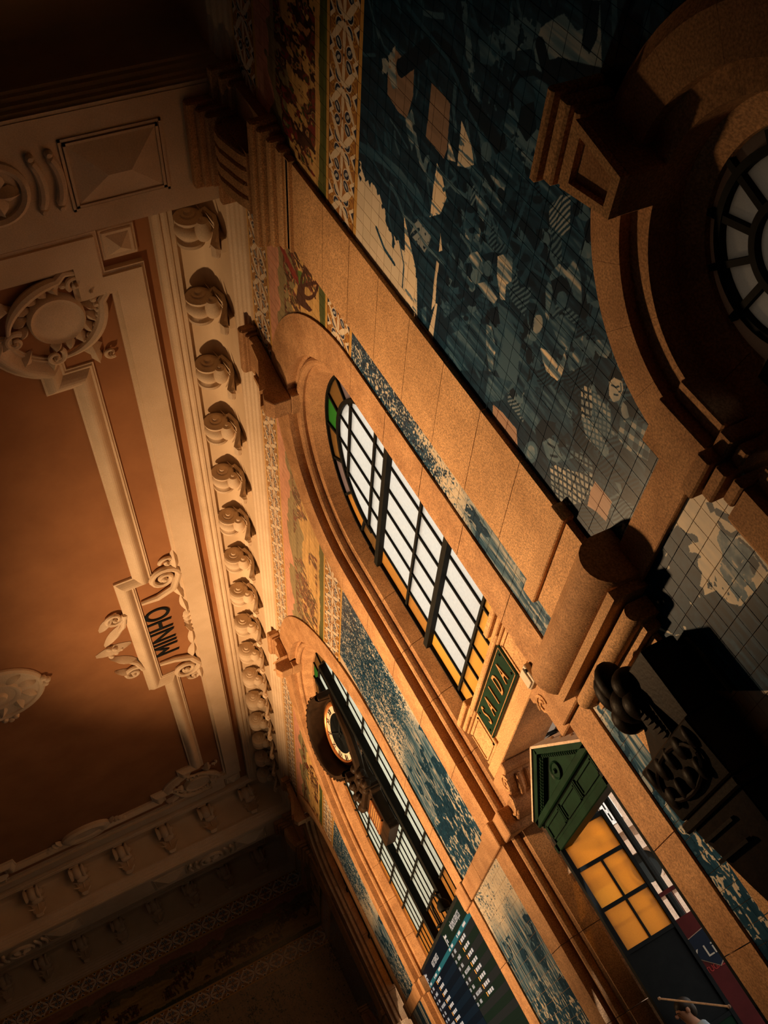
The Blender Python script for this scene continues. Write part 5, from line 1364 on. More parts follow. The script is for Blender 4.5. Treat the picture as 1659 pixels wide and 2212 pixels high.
# corner cartouches
def cartouche(cx, cy, sx, sy, lab):
    t = thing('ceiling_cartouche', lab, 'cartouche', (cx, cy, ZC), 'plaster cartouches in the ceiling corners')
    m = MB()
    n = 28
    rg = []
    for r, z in ((.02, -.10), (.22, -.11), (.30, -.09), (.345, -.10), (.375, -.13), (.40, -.10), (.41, .01)):
        rg.append([(cx + r * math.cos(2 * PI * i / n) * 1.04, cy + r * math.sin(2 * PI * i / n), ZC + z) for i in range(n)])
    obj('shield', m.loft(rg), M['plaster'], t, smooth=True)
    base = math.atan2(-sy, -sx)                           # towards the corner
    for s in (-1, 1):
        m = MB()
        pts, rad = [], []
        for i in range(22):
            f = i / 21
            a = base + s * (.25 + f * 2.35)
            r = .72 - .10 * math.sin(PI * f) + (.10 if f < .1 else 0)
            pts.append((cx + r * math.cos(a), cy + r * math.sin(a), ZC - .07 - .04 * math.sin(PI * f)))
            rad.append(.035 + .05 * math.sin(PI * min(1, f * 1.1 + .05)))
        m.tube(pts, rad, 8)
        scroll(m, (cx + .66 * math.cos(base + s * .18), cy + .66 * math.sin(base + s * .18)), .13, 1.2, base + PI, -s, ZC - .08, .04)
        scroll(m, (cx + .66 * math.cos(base + s * 2.62), cy + .66 * math.sin(base + s * 2.62)), .15, 1.2, base, s, ZC - .08, .045)
        obj('shell_rim', m, M['plaster'], t, smooth=True)
        m = MB()
        for i in range(9):
            a = base + s * (.45 + i * .17)
            m.ell((cx + .585 * math.cos(a), cy + .585 * math.sin(a), ZC - .07), (.055, .055, .055), 8, 6)
        obj('pearls', m, M['plaster'], t, smooth=True)
        m = MB()
        for i in range(6):
            a = base + s * (.5 + i * .38)
            leaf(m, (cx + .40 * math.cos(a), cy + .40 * math.sin(a)), (cx + .60 * math.cos(a + s * .25), cy + .60 * math.sin(a + s * .25)), .085, ZC - .02, .09, 4)
        obj('laurel_leaves', m, M['plaster'], t, smooth=True)
    m = MB()
    for da, L in ((-.5, .98), (0, 1.05), (.5, .98)):
        a = base + PI + da
        leaf(m, (cx + .66 * math.cos(a), cy + .66 * math.sin(a)), (cx + L * math.cos(a), cy + L * math.sin(a)), .10, ZC - .02, .10, 5)
    for da in (-1.75, 1.75):
        a = base + da
        leaf(m, (cx + .62 * math.cos(a), cy + .62 * math.sin(a)), (cx + 1.12 * math.cos(a + .12 * da), cy + 1.12 * math.sin(a + .12 * da)), .12, ZC - .02, .12, 5)
        scroll(m, (cx + 1.08 * math.cos(a), cy + 1.08 * math.sin(a)), .10, 1.1, a, 1, ZC - .05, .035)
    obj('leaf_spray', m, M['plaster'], t, smooth=True)


cartouche(CCX1, CCY1, -1, -1, 'large plaster cartouche with pearled shell rim in the near window-side ceiling corner')
cartouche(CCX0, CCY1, 1, -1, 'small distant plaster cartouche in the far window-side ceiling corner')
cartouche(CCX1, CCY0, -1, 1, 'plaster cartouche at the near back corner of the ceiling')
cartouche(CCX0, CCY0, 1, 1, 'plaster cartouche at the far back corner of the ceiling')

# central rosette and the wreath ornament on the end moulding
t = thing('ceiling_rose', 'round carved plaster rose in the middle of the ceiling at left edge', 'ceiling rose', (-18.6, -5.87, ZC))
m = MB()
rg = [[(-18.6 + r * math.cos(2 * PI * i / 40), -5.87 + r * math.sin(2 * PI * i / 40), ZC + z) for i in range(40)] for r, z in ((.98, .01), (.98, -.05), (.93, -.09), (.86, -.07), (.84, -.04), (.50, -.03), (.46, -.08), (.40, -.08), (.36, -.05), (.2, -.06), (.16, -.14), (.02, -.16))]
obj('rose_disc', m.loft(rg), M['plaster'], t, smooth=True)
for k in range(10):
    m = MB()
    a = 2 * PI * k / 10
    leaf(m, (-18.6 + .48 * math.cos(a), -5.87 + .48 * math.sin(a)), (-18.6 + .83 * math.cos(a + .2), -5.87 + .83 * math.sin(a + .2)), .12, ZC - .04, .08)
    obj('rose_leaf', m, M['plaster'], t, smooth=True)
m = MB()
for q in range(4):
    a = q * PI / 2 + PI / 2
    for da in (-.12, 0, .12):
        m.ell((-18.6 + (.98 + .06 * (da == 0)) * math.cos(a + da), -5.87 + (.98 + .06 * (da == 0)) * math.sin(a + da), ZC - .07), (.08, .08, .07), 8, 6)
obj('rose_clasps', m, M['plaster'], t, smooth=True)
t = thing('ceiling_wreath', 'oval plaster wreath with leaf sprays on the far ceiling moulding', 'ceiling wreath', (-27.8, -5.87, ZC))
rg = [[(-27.75 + r * .62 * math.cos(2 * PI * i / 32), -5.87 + r * math.sin(2 * PI * i / 32), ZC + z) for i in range(32)] for r, z in ((.70, .01), (.70, -.10), (.60, -.16), (.48, -.15), (.40, -.10), (.2, -.12), (.02, -.13))]
obj('wreath_ring', MB().loft(rg), M['plaster'], t, smooth=True)
m = MB()
for s in (-1, 1):
    for k in range(5):
        leaf(m, (-27.85, -5.87 + s * (.66 + k * .11)), (-27.55 - .1 * k, -5.87 + s * (.85 + k * .12)), .07, ZC - .03, .1, 4)
        m.ell((-27.9, -5.87 + s * (.68 + .12 * k), ZC - .07), (.06, .06, .06), 8, 6)
obj('leaf_spray', m, M['plaster'], t, smooth=True)

# ------------------------------------------------------------------ scroll brackets in the cove
ORD = ['first', 'second', 'third', 'fourth', 'fifth', 'sixth', 'seventh', 'eighth', 'ninth', 'tenth', 'eleventh', 'twelfth', 'thirteenth', 'fourteenth', 'fifteenth', 'sixteenth']


def bracket_master():
    """built at the origin of the facade cove: x along the wall, y towards the wall, hanging from the ring"""
    t = thing('ceiling_bracket', 'plaster scroll bracket in the window-side cove, %s from the near beam' % ORD[0], 'bracket', (0, 0, 0), 'plaster scroll brackets in the window-side cove')
    yc, zc = -.47, 12.02
    prof = [(.001, .27), (.05, .27), (.075, .255), (.08, .235), (.10, .235), (.11, .215)]
    sp = [(.0, .30), (.045, .30), (.055, .26), (.095, .26), (.10, .23), (.155, .23), (.19, .205), (.185, .165), (.15, .15), (.14, .12), (.175, .09), (.20, .03), (.195, -.03), (.16, -.085), (.13, -.10), (.14, -.13), (.18, -.16), (.185, -.205), (.15, -.225), (.02, -.23)]
    o1 = obj('volute_spool', MB().lathe([(r * 1.06, h) for r, h in sp], (0, yc, zc), 'x', 24), M['plaster'], t, smooth=True)
    body = [(-.66, 12.22), (-.30, 12.22)]
    band = [(-.30, 12.16), (-.24, 12.17), (-.17, 12.10), (-.115, 11.97), (-.10, 11.82), (-.125, 11.66), (-.165, 11.55)]
    obj('back_band', MB().ribbon([(-.02, y, z) for y, z in [(-.62, 12.20), (-.45, 12.26), (-.30, 12.24), (-.20, 12.13), (-.16, 11.96), (-.15, 11.76), (-.16, 11.52)]], [.28, .30, .30, .30, .28, .26, .22], .08, (1, 0, 0)), M['plaster_cove'], t, smooth=True)
    m = MB().lathe([(.0, .20), (.03, .20), (.05, .17), (.085, .16), (.105, .10), (.12, .03), (.12, -.04), (.10, -.10), (.08, -.13), (.0, -.14)], (.06, -.335, 11.84), 'x', 18)
    obj('small_scroll', m, M['plaster'], t, smooth=True)
    lf = [(-.33, 11.93), (-.27, 12.03), (-.20, 12.03), (-.155, 11.93), (-.145, 11.80), (-.165, 11.66), (-.225, 11.54), (-.29, 11.46), (-.335, 11.40), (-.31, 11.345), (-.26, 11.36)]
    obj('acanthus_leaf', MB().ribbon([(.06, y - .03, z) for y, z in lf], [.18, .34, .42, .36, .44, .34, .38, .26, .20, .14, .05], .06, (1, 0, 0)), M['plaster'], t, smooth=True)
    m = MB()
    for s in (-1, 1):
        for k, (y, z) in enumerate(((-.25, 12.04), (-.20, 11.92), (-.195, 11.76), (-.22, 11.60))):
            m.loft([[(.06 + s * .12 + q, y - .01, z + r) for q, r in ((-.03, 0), (.03, .045), (.03, -.045))], [(.06 + s * .29, y - .09, z + .06 + r) for r in (0, .006, -.006)]])
    obj('leaf_tips', m, M['plaster'], t)
    m = MB().tube([(.06, -.19, 12.06), (.06, -.20, 11.9), (.06, -.20, 11.74), (.06, -.26, 11.56), (.06, -.34, 11.44)], [.02, .035, .035, .03, .015], 6)
    obj('leaf_rib', m, M['plaster'], t, smooth=True)
    m = MB().lathe([(.0, .12), (.045, .10), (.06, 0), (.045, -.10), (0, -.12)], (.05, -.325, 11.385), 'x', 12)
    obj('tail_curl', m, M['plaster'], t, smooth=True)
    return t


BR = bracket_master()
bx0, bstep = -8.12, 1.3853
for k in range(16):
    loc = (bx0 - k * bstep, 0, 0)
    if k == 0:
        BR.location = loc
    else:
        copy_thing(BR, (-k * bstep, 0, 0), 'plaster scroll bracket in the window-side cove, %s from the near beam' % ORD[k])


def end_brackets(xw, lab, grp, n=8):
    for k in range(n):
        r = copy_thing(BR, (0, 0, 0), lab % ORD[k], grp)
        r.location = (xw, -1.17 - 1.37 * k, 0)
        r.rotation_euler = (0, 0, PI / 2)                 # turned to the end cove


end_brackets(-30.15, 'plaster leaf bracket in the cove along the far beam, %s from the window wall', 'plaster brackets along the far beam')
end_brackets(XE, 'dim plaster leaf bracket in the end wall cove, %s from the window wall', 'plaster brackets along the end wall')
r = copy_thing(BR, (0, 0, 0), 'lone plaster scroll bracket at the window side of the far end bay', 'plaster brackets in the far end bay')
r.location = (-32.9, 0, 0)
for k in range(4):
    r = copy_thing(BR, (0, 0, 0), 'unlit plaster bracket in the near dark bay, %s from the near beam' % ORD[k], 'plaster brackets in the near dark bay')
    r.location = (-4.55 + k * 1.37, 0, 0)
# ------------------------------------------------------------------ stone transom with the exit plate
t = thing('door_transom', 'carved granite lintel holding the green SAIDA plate below the nearest window', 'lintel', (-9.58, .3, 4.4))
cx = -9.58
XL, XR = -11.09, -8.07
obj('lintel_block', MB().box(XL, XR, .27, .78, 4.30, 5.0), M['granite'], t)
obj('shelf', MB().box(XL, XR, .20, .80, 4.28, 4.44), M['granite'], t, bevel=.01)
for s in (-1, 1):
    a, b = (XL, -10.45) if s < 0 else (-8.71, XR)
    obj('side_panel', MB().box(a, b, .235, .5, 4.46, 4.93), M['granite'], t, bevel=.01)
    m = MB()
    for q in ((a + .05, b - .05, 4.50, 4.525), (a + .05, b - .05, 4.865, 4.89), (a + .05, a + .075, 4.50, 4.89), (b - .075, b - .05, 4.50, 4.89)):
        m.box(q[0], q[1], .222, .24, q[2], q[3])
    obj('panel_edge', m, M['granite'], t)
    for z0, z1, d in ((4.93, 4.965, .21), (4.975, 5.04, .185), (5.05, 5.13, .15)):
        obj('cap_moulding', MB().box(a - .02, b + .02, d, .62, z0, z1), M['granite'], t, bevel=.012)
obj('head_moulding', MB().box(-10.62, -8.54, .19, .62, 4.955, 5.035), M['granite'], t, bevel=.012)
obj('plate', MB().box(-10.43, -8.73, .225, .27, 4.555, 4.945), M['green_plate'], t, bevel=.008)
m = MB()
for q in ((-10.41, -8.75, 4.57, 4.578), (-10.41, -8.75, 4.918, 4.926), (-10.41, -10.402, 4.57, 4.926), (-8.758, -8.75, 4.57, 4.926)):
    m.box(q[0], q[1], .219, .226, q[2], q[3])
obj('plate_line', m, M['brass'], t)
m = MB()
for x in (-10.33, -8.83):
    for z in (4.63, 4.87):
        m.lathe([(.016, 0), (.016, -.01), (.006, -.016)], (x, .225, z), 'y', 10)
obj('plate_screws', m, M['iron'], t)
for k, ch in enumerate('SAIDA'):
    text('letter', ch, (-10.14 + k * .278, .218, 4.735), .34, M['brass'], t, ext=.010, align='CENTER', sx=.62)
for s in (-1, 1):                                         # corbels under the lintel
    xj = -11.12 if s < 0 else -8.04
    d = -s
    zt = 4.27
    prof = [(0, zt), (.62, zt), (.62, zt - .09), (.56, zt - .12), (.52, zt - .12), (.50, zt - .17), (.44, zt - .26), (.36, zt - .31), (.30, zt - .32), (.30, zt - .42), (.24, zt - .52), (.12, zt - .56), (0, zt - .56)]
    obj('corbel', MB().prism([(xj + d * x, z) for x, z in prof], 'y', .17, .78), M['granite_dark'], t, bevel=.012)
    for k in range(3):
        y = .32 + k * .13
        pts = [(xj + d * x, y, z) for x, z in ((.54, zt - .16), (.50, zt - .22), (.42, zt - .31), (.34, zt - .36))]
        obj('corbel_reed', MB().tube(pts, [.03, .045, .045, .03], 8), M['granite_dark'], t, smooth=True)
    pts = []
    for i in range(20):
        a = i / 19 * 1.5 * 2 * PI
        r = .12 * (1 - .75 * i / 19)
        pts.append((xj + d * (.42 + r * math.cos(a)), .168, zt - .20 + r * math.sin(a)))
    obj('corbel_volute', MB().tube(pts, .018, 6), M['granite'], t, smooth=True)
    pts = [(xj + d * x, .168, z) for x, z in ((.30, zt - .30), (.33, zt - .38), (.26, zt - .46), (.14, zt - .50), (.08, zt - .47))]
    obj('corbel_scroll', MB().tube(pts, .02, 6), M['granite'], t, smooth=True)

t = thing('alarm_box', 'small white box with a dark knob fixed on stone right of the SAIDA plate', 'alarm box', (-7.80, .05, 4.16))
obj('housing', MB().box(-7.90, -7.70, -.10, -.036, 4.08, 4.27), M['white_plastic'], t, bevel=.008)
obj('cover', MB().box(-7.885, -7.745, -.115, -.10, 4.095, 4.255), M['white_plastic'], t, bevel=.005)
obj('knob', MB().lathe([(.018, 0), (.018, -.012), (.004, -.016)], (-7.722, -.10, 4.21), 'y', 12), M['black_paint'], t)

# ------------------------------------------------------------------ green door case with its amber glass side
t = thing('door_case', 'dark green wooden door case with pointed gable and amber glass side in the doorway', 'door case', (-9.58, .7, Z_T0))
gx0, gx1, gy0, gy1 = -10.80, -8.36, .26, .46
ap, ev = (-9.58, 4.02), 3.56
obj('frieze', MB().box(gx0 + .06, gx1 - .06, gy0 + .05, gy1, 3.22, 3.47), M['green_paint'], t)
obj('cornice', MB().box(gx0, gx1, gy0, gy1 + .03, 3.47, 3.56), M['green_paint'], t, bevel=.012)
obj('architrave', MB().box(gx0 + .03, gx1 - .03, gy0 + .03, gy1, 3.12, 3.22), M['green_paint'], t, bevel=.01)
for k in range(3):
    a = gx0 + .16 + k * .74
    m = MB()
    for q in ((a, a + .62, 3.255, 3.275), (a, a + .62, 3.41, 3.43), (a, a + .02, 3.255, 3.43), (a + .60, a + .62, 3.255, 3.43)):
        m.box(q[0], q[1], gy0 + .035, gy0 + .055, q[2], q[3])
    obj('frieze_panel', m, M['green_paint'], t)
    m = MB()
    for q in (0, .045):
        m.box(a + .64 + q, a + .665 + q, gy0 + .03, gy0 + .06, 3.26, 3.45)
    obj('triglyph', m, M['green_paint'], t)
obj('tympanum', MB().prism([(gx0 + .12, ev), (gx1 - .12, ev), (ap[0], ap[1] - .06)], 'y', gy0 + .10, gy1), M['green_paint'], t)
for s in (-1, 1):
    xe = gx0 if s < 0 else gx1
    n = Vector((ap[0] - xe, 0, ap[1] - ev)).normalized()
    q = Vector((-n.z, 0, n.x)) * (1 if s < 0 else -1)
    a, b = Vector((xe, 0, ev)), Vector((ap[0], 0, ap[1]))
    for d0, d1, y0, y1, nm in ((0, -.07, gy0, gy1, 'raking_cornice'), (-.08, -.13, gy0 + .04, gy0 + .12, 'raking_bead')):
        p = [a + q * d0, b + q * d0, b + q * d1, a + q * d1]
        obj(nm, MB().prism([(v.x, v.z) for v in p], 'y', y0, y1), M['green_paint'], t)
    m = MB()
    for k in range(22):
        c = a.lerp(b, (k + .8) / 23.5) + q * -.105
        m.ell((c.x, gy0 + .035, c.z), (.022, .02, .026), 6, 4)
    obj('bead_row', m, M['green_paint'], t, stuff=True)
    p = [a + q * .002, b + q * .002, b + q * .03, a + q * .03]
    bd = obj('roof_board', MB().prism([(v.x, v.z) for v in p], 'y', gy0 - .02, gy0 + .40), M['pale_stone'], t)
    m = MB()
    for k in range(4):
        for yy in (gy0 + .15, gy0 + .42):
            c = a.lerp(b, .2 + .2 * k) + q * .035
            m.ell((c.x, yy, c.z), (.05, .02, .02), 6, 4)
    obj('nails', m, M['wood_brown'], bd, stuff=True)
m = MB()
n_ = 24
obj('medallion', MB().loft([[(ap[0] + r * .14 * math.cos(2 * PI * i / n_), y, 3.70 + r * .085 * math.sin(2 * PI * i / n_)) for i in range(n_)] for r, y in ((1.15, gy0 + .10), (1.1, gy0 + .07), (.95, gy0 + .075), (.85, gy0 + .09), (.35, gy0 + .085), (.25, gy0 + .055), (.02, gy0 + .05))]), M['green_paint'], t, smooth=True)
for xs_ in (-10.67, -8.49):
    fr = MB()
    fr.box(xs_ - .04, xs_ + .04, .29, .345, Z_T0, 3.3)
    fr.box(xs_ - .04, xs_ + .04, .955, 1.0, Z_T0, 3.3)
    for z in (3.27, 2.85, 2.38, 1.905, .95):
        fr.box(xs_ - .032, xs_ + .032, .345, .97, z - .022, z + .022)
    fr.box(xs_ - .022, xs_ + .022, .645, .67, 1.905, 2.85)
    obj('side_frame', fr, M['black_paint'], t)
    obj('lower_panel', MB().box(xs_ - .02, xs_ + .02, .345, .97, Z_T0 + .02, .93), M['green_paint'], t)
    for z0, z1, cols in ((2.872, 3.248, ((.345, .955),)), (2.402, 2.828, ((.345, .645), (.67, .955))), (1.927, 2.358, ((.345, .645), (.67, .955))), (.972, 1.883, ((.345, .955),))):
        for y0, y1 in cols:
            obj('glass_pane', MB().box(xs_ - .006, xs_ + .006, y0, y1, z0, z1), M['g_door'] if z0 > 1.9 else M['black_paint'], t)

# ------------------------------------------------------------------ outside, seen through the doorway
FD = Vector((-.93, .363, 0)).normalized()                 # level direction of view
FU = Vector((.363, .93, 0)).normalized()
DIST = 26.0


def far(u, v, dist=DIST):
    d = Vector([CR[0][k] * (u - 829.5) / 2004.377 + CR[1][k] * (v - 1106) / 2004.377 + CR[2][k] for k in range(3)])
    return CAMP + d * (dist / d.dot(FD))


def fbox(m, a, b, c, d, e0, e1, dist=DIST):
    """box on the outdoor facade: along FU from a to b, up from c to d, e0..e1 in front"""
    O = CAMP + FD * dist
    P = []
    for z in (c, d):
        for e in (e0, e1):
            for w in (a, b):
                q = O + FU * w - FD * e
                P.append((q.x, q.y, z))
    m.add(P, [(0, 1, 3, 2), (4, 6, 7, 5), (0, 4, 5, 1), (2, 3, 7, 6), (0, 2, 6, 4), (1, 5, 7, 3)])
    return m


def fc(u, v, dist=DIST):
    p = far(u, v, dist) - CAMP
    return p.dot(FU), p.z + 1.6


BLD = thing('street_building', 'sunlit pale building with a white sash window and oval oculus outside the doorway', 'building', tuple(CAMP + FD * DIST - Vector((0, 0, 1.95))))
wl, wt = fc(1267, 1697)
wr, wb = fc(1341, 1767)
w1, z1 = fc(1321, 1780)
w2, z2 = fc(1282, 1678)
WL, WR, WB, WTP = (wl + w1) / 2, (wr + w2) / 2, min(wb, z1), max(wt, z2)
obj('facade', fbox(MB(), WL - 3.2, WR + 16, Z_T0, WTP + 2.2, -.6, 0), M['white_wall'], BLD)
obj('stone_surround', fbox(fbox(fbox(MB(), WL - 3.4, WL - .05, WB - .3, WTP + 1.6, 0, .06), WR + .05, WR + 1.2, WB - .3, WTP + 1.6, 0, .06), WL - .05, WR + .05, WTP + .05, WTP + 1.6, 0, .06), M['pale_stone'], BLD)
fr = MB()
for k in range(3):
    w = WL + (WR - WL) * k / 2
    fbox(fr, w - .05, w + .05, WB, WTP, .02, .10)
for k in range(5):
    z = WB + (WTP - WB) * k / 4
    fbox(fr, WL, WR, z - .05, z + .05, .02, .10)
wn = obj('window_sash', fr, M['white_frame'], BLD)
obj('window_glass', fbox(MB(), WL, WR, WB, WTP, .0, .03), M['dark_glass'], BLD)
obj('shutter', fbox(MB(), WL - 1.55, WL - .1, WB + .1, WTP + .2, .06, .14), M['black_paint'], BLD)
obj('sill', fbox(MB(), WL - .5, WR + .9, WB - .32, WB - .1, 0, .25), M['pale_stone'], BLD)
a_, zc_ = fc(1370, 1812)
obj('stone_band', fbox(MB(), WL - 3, WR + 6, zc_ - .1, WB - .3, 0, .05), M['pale_stone'], BLD)
obj('string_moulding', fbox(fbox(MB(), WL - 3, WR + 6, zc_ - .32, zc_ - .1, 0, .22), WL - 3, WR + 6, zc_ - .1, zc_ - .02, 0, .14), M['pale_stone'], BLD)
oc, oz = fc(1396, 1872)
O = CAMP + FD * DIST
rg = []
for r, e in ((.40, .0), (.40, .10), (.46, .16), (.50, .08), (.78, .08), (.80, .0)):
    rg.append([tuple((O + FU * (oc + r * .95 * math.cos(2 * PI * i / 36)) - FD * e).xy) + (oz + r * math.sin(2 * PI * i / 36),) for i in range(36)])
obj('oculus_ring', MB().loft(rg, caps=False), M['pale_stone'], BLD, smooth=False)
rg = [[tuple((O + FU * (oc + r * .95 * math.cos(2 * PI * i / 36)) - FD * e).xy) + (oz + r * math.sin(2 * PI * i / 36),) for i in range(36)] for r, e in ((.41, .01), (.41, .02))]
obj('oculus_glass', MB().loft(rg), M['dark_glass'], BLD)
lw, lz = fc(1440, 1925)
obj('base_course', fbox(fbox(MB(), WL - 3, WR + 6, lz - .05, lz + .32, 0, .18), WL - 3, WR + 6, Z_T0, lz - .05, 0, .1), M['pale_stone'], BLD)
t = thing('marquee', 'iron and glass canopy outside, above the green gable, crossed by thin struts', 'canopy', (-12, 3.2, 4.9))
obj('roof_glass', MB().add([(-20, 1.2, 5.0), (-6, 1.2, 5.0), (-6, 5.2, 5.7), (-20, 5.2, 5.7)], [(0, 1, 2, 3)]), M['white_wall'], t)
m = MB()
for k in range(9):
    x = -18 + k * 1.35
    m.tube([(x, 1.15, 4.93), (x, 5.2, 5.64)], .03, 6)
obj('rafters', m, M['iron'], t)
for y, z in ((1.15, 4.86), (2.2, 5.03), (3.3, 5.22)):
    obj('purlin', MB().tube([(-20, y, z), (-6, y, z)], .05, 6), M['wood_brown'], t)
m = MB()
for k in range(7):
    x = -17 + k * 1.5
    m.tube([(x, 1.15, 4.86), (x + .75, 2.2, 5.03), (x + 1.5, 1.15, 4.86)], .025, 6)
obj('struts', m, M['iron'], t)
for x in (-19.5, -6.6):
    obj('post', MB().tube([(x, 4.9, Z_T0), (x, 4.9, 5.6)], .08, 8), M['iron'], t)
o = obj('pavement', MB().box(-90, 30, .55, 60, Z_T0 - .5, Z_T0 - .21), M['pale_stone'])
o['kind'] = 'structure'

# red stand with the dark diamond badge
DS = 13.2
RS = thing('sign_stand', 'dark red stand outside with a rounded blue-black badge reading IY Line', 'sign stand', tuple(CAMP + FD * DS - Vector((0, 0, 1.95))))
sl, szt = fc(1499, 2037, DS)
sr, szb = fc(1531, 2088, DS)
te, tz = fc(1551, 2042, DS)
ti, tz2 = fc(1510, 2065, DS)
fw0, fw1 = fc(1470, 1985, DS)[0], fc(1600, 2000, DS)[0]
obj('board', fbox(MB(), fw0 - .3, fw1 + .35, Z_T0 + .05, fc(1500, 1990, DS)[1] + .12, -.06, 0, DS), M['red'], RS, bevel=.01)
ROTF = (PI / 2, 0, math.atan2(FU.y, FU.x))


def fp(w, z, e, dist=DS):
    q = CAMP + FD * dist + FU * w - FD * e
    return (q.x, q.y, z)


KS = DS / 7.6
b0, b1 = min(sl, ti) - .10 * KS, te + .13 * KS
bt, bb = szt + .02, szb
shape = [(b0 + KS * a, (bt if k_ else bb) + KS * b) for a, k_, b in ((0, 1, -.07), (.03, 1, -.01), (.07, 1, .02))] + [(b1 + KS * a, (bt if k_ else bb) + KS * b) for a, k_, b in ((-.03, 1, .055), (0, 1, .03), (-.14, 0, 0), (-.19, 0, -.03))] + [(b0 + KS * .10, bb + KS * .06)]
for gr, e, mm, nm in ((1.05, .012, 'teal_print', 'badge_rim'), (1.0, .02, 'navy', 'badge')):
    cxx, czz = sum(p[0] for p in shape) / 8, sum(p[1] for p in shape) / 8
    obj(nm, MB().loft([[fp(cxx + (w - cxx) * gr, czz + (z - czz) * gr, q) for w, z in shape] for q in (0.001, e)]), M[nm == 'badge' and 'navy' or 'pale_stone'], RS)
M['badge_text'] = mat('badge_lettering', (.62, .60, .52), None, 5, .5)
M['badge_red'] = mat('red_lettering', (.55, .06, .06), None, 5, .5)
text('badge_lettering', 'IY Line', fp((ti + te) / 2 + .01, (tz + tz2) / 2 + .0, .024), .115 * DS / 7.6, M['badge_text'], RS, rot=ROTF, ext=.003, align='CENTER')
text('lower_lettering', 'RTUGAL', fp(fc(1542, 2090, DS)[0], fc(1542, 2090, DS)[1], .006), .055 * DS / 7.6, M['badge_red'], RS, rot=ROTF, ext=.003, align='CENTER', sx=.8)
for w in (fw0 - .2, fw1 + .25):
    obj('leg', fbox(MB(), w - .03, w + .03, Z_T0, Z_T0 + .3, -.10, .04, DS), M['iron'], RS)
m = MB()
for k in range(4):
    w = fw0 + .1 + k * .16
    fbox(m, w - .006, w + .006, fc(1500, 1990, DS)[1] + .12, fc(1500, 1990, DS)[1] + .42, -.04, -.02, DS)
fbox(m, fw0 - .2, fw1 + .3, fc(1500, 1990, DS)[1] + .42, fc(1500, 1990, DS)[1] + .47, -.06, 0, DS)
obj('top_rails', m, M['red'], RS)
t = thing('handrail', 'thin pale rod slanting across the dark doorway above the person', 'rail', (-9.0, .12, 1.2))
obj('rod', MB().tube([(-9.95, .12, 1.41), (-8.58, .12, 1.115)], .009, 6), M['pale_stone'], t)
m = MB()
for p in ((-9.95, .12, 1.41), (-8.58, .12, 1.115)):
    m.ell(p, (.018, .018, .018), 8, 6)
obj('end_knobs', m, M['pale_stone'], t)

# ------------------------------------------------------------------ clock
t = thing('station_clock', 'large round dark wooden clock with carved body in front of the middle window', 'clock', (-18.55, .3, 6.1))
cc = Vector((-18.55, .27, 8.39))
al = math.radians(14)
nx = Vector((math.sin(al), -math.cos(al), 0))             # the dial looks into the hall, a little our way
ux = Vector((math.cos(al), math.sin(al), 0))
uz = Vector((0, 0, 1))


def dial_ring(prof, n=40, a0=0, a1=2 * PI):
    full = abs(a1 - a0 - 2 * PI) < 1e-6
    return MB().loft([[tuple(cc + ux * (r * math.cos(a0 + (a1 - a0) * i / n)) + uz * (r * math.sin(a0 + (a1 - a0) * i / n)) + nx * h) for i in range(n if full else n + 1)] for r, h in prof], closed=full, caps=full)


obj('dial', dial_ring([(.60, 0), (.60, .02), (.02, .021)]), M['cream_dial'], t)
obj('dial_ring', dial_ring([(.59, .0), (.59, .04), (.61, .055), (.66, .05), (.69, .02), (.69, -.05)]), M['copper_ring'], t, smooth=True)
obj('inner_ring', dial_ring([(.42, .022), (.42, .026), (.435, .026), (.435, .022)]), M['black_paint'], t)
ROM = ['XII', 'I', 'II', 'III', 'IV', 'V', 'VI', 'VII', 'VIII', 'IX', 'X', 'XI']
for k, s_ in enumerate(ROM):
    a = PI / 2 - k * PI / 6
    p = cc + ux * .51 * math.cos(a) + uz * .51 * math.sin(a) + nx * .026
    mt = Matrix((ux, uz, nx)).transposed() @ Matrix.Rotation(a - PI / 2, 3, 'Z')
    text('numeral', s_, p, .17, M['black_paint'], t, rot=mt.to_euler(), ext=.002, align='CENTER', sx=.75)
for L, a, w in ((.30, math.radians(32), .035), (.46, math.radians(150), .024)):
    d = ux * math.cos(a) + uz * math.sin(a)
    q = (uz * math.cos(a) - ux * math.sin(a))
    p = [cc + nx * .035 - d * .10 + q * w, cc + nx * .035 - d * .10 - q * w, cc + nx * .035 + d * L * .8 - q * w * .7, cc + nx * .035 + d * L, cc + nx * .035 + d * L * .8 + q * w * .7]
    obj('hand', MB().loft([[tuple(v) for v in p], [tuple(v + nx * .008) for v in p]]), M['black_paint'], t)
obj('case_drum', dial_ring([(.69, -.02), (.80, .0), (.86, -.04), (.86, -.14), (.02, -.15)]), M['wood_dark'], t, smooth=True)
hood = dial_ring([(.76, -.02), (.76, .30), (.80, .36), (.86, .37), (.885, .33), (.885, -.10)], 36, math.radians(62), math.radians(262))
obj('hood', hood, M['wood_dark'], t, smooth=True)
top = dial_ring([(.89, -.08), (.89, .34), (.905, .34), (.905, -.08)], 14, math.radians(66), math.radians(128))  # top of the dark hood, the light on it put into browner wood
obj('hood_lit_top', top, M['wood_brown'], t, smooth=True)
m = MB()
for a in (64, 262):
    p = cc + ux * .87 * math.cos(math.radians(a)) + uz * .87 * math.sin(math.radians(a))
    m.box(p.x - .10, p.x + .10, p.y - .30, p.y + .06, p.z - .10, p.z + .06)
obj('hood_stop', m, M['wood_dark'], t, bevel=.02)
m = MB()
for k in range(20):
    a = math.radians(80 + k * 9.2)
    p = cc + ux * .90 * math.cos(a) + uz * .90 * math.sin(a) + nx * .32
    m.ell(tuple(p), (.035, .05, .035), 6, 4)
obj('carved_beads', m, M['wood_dark'], t, stuff=True)
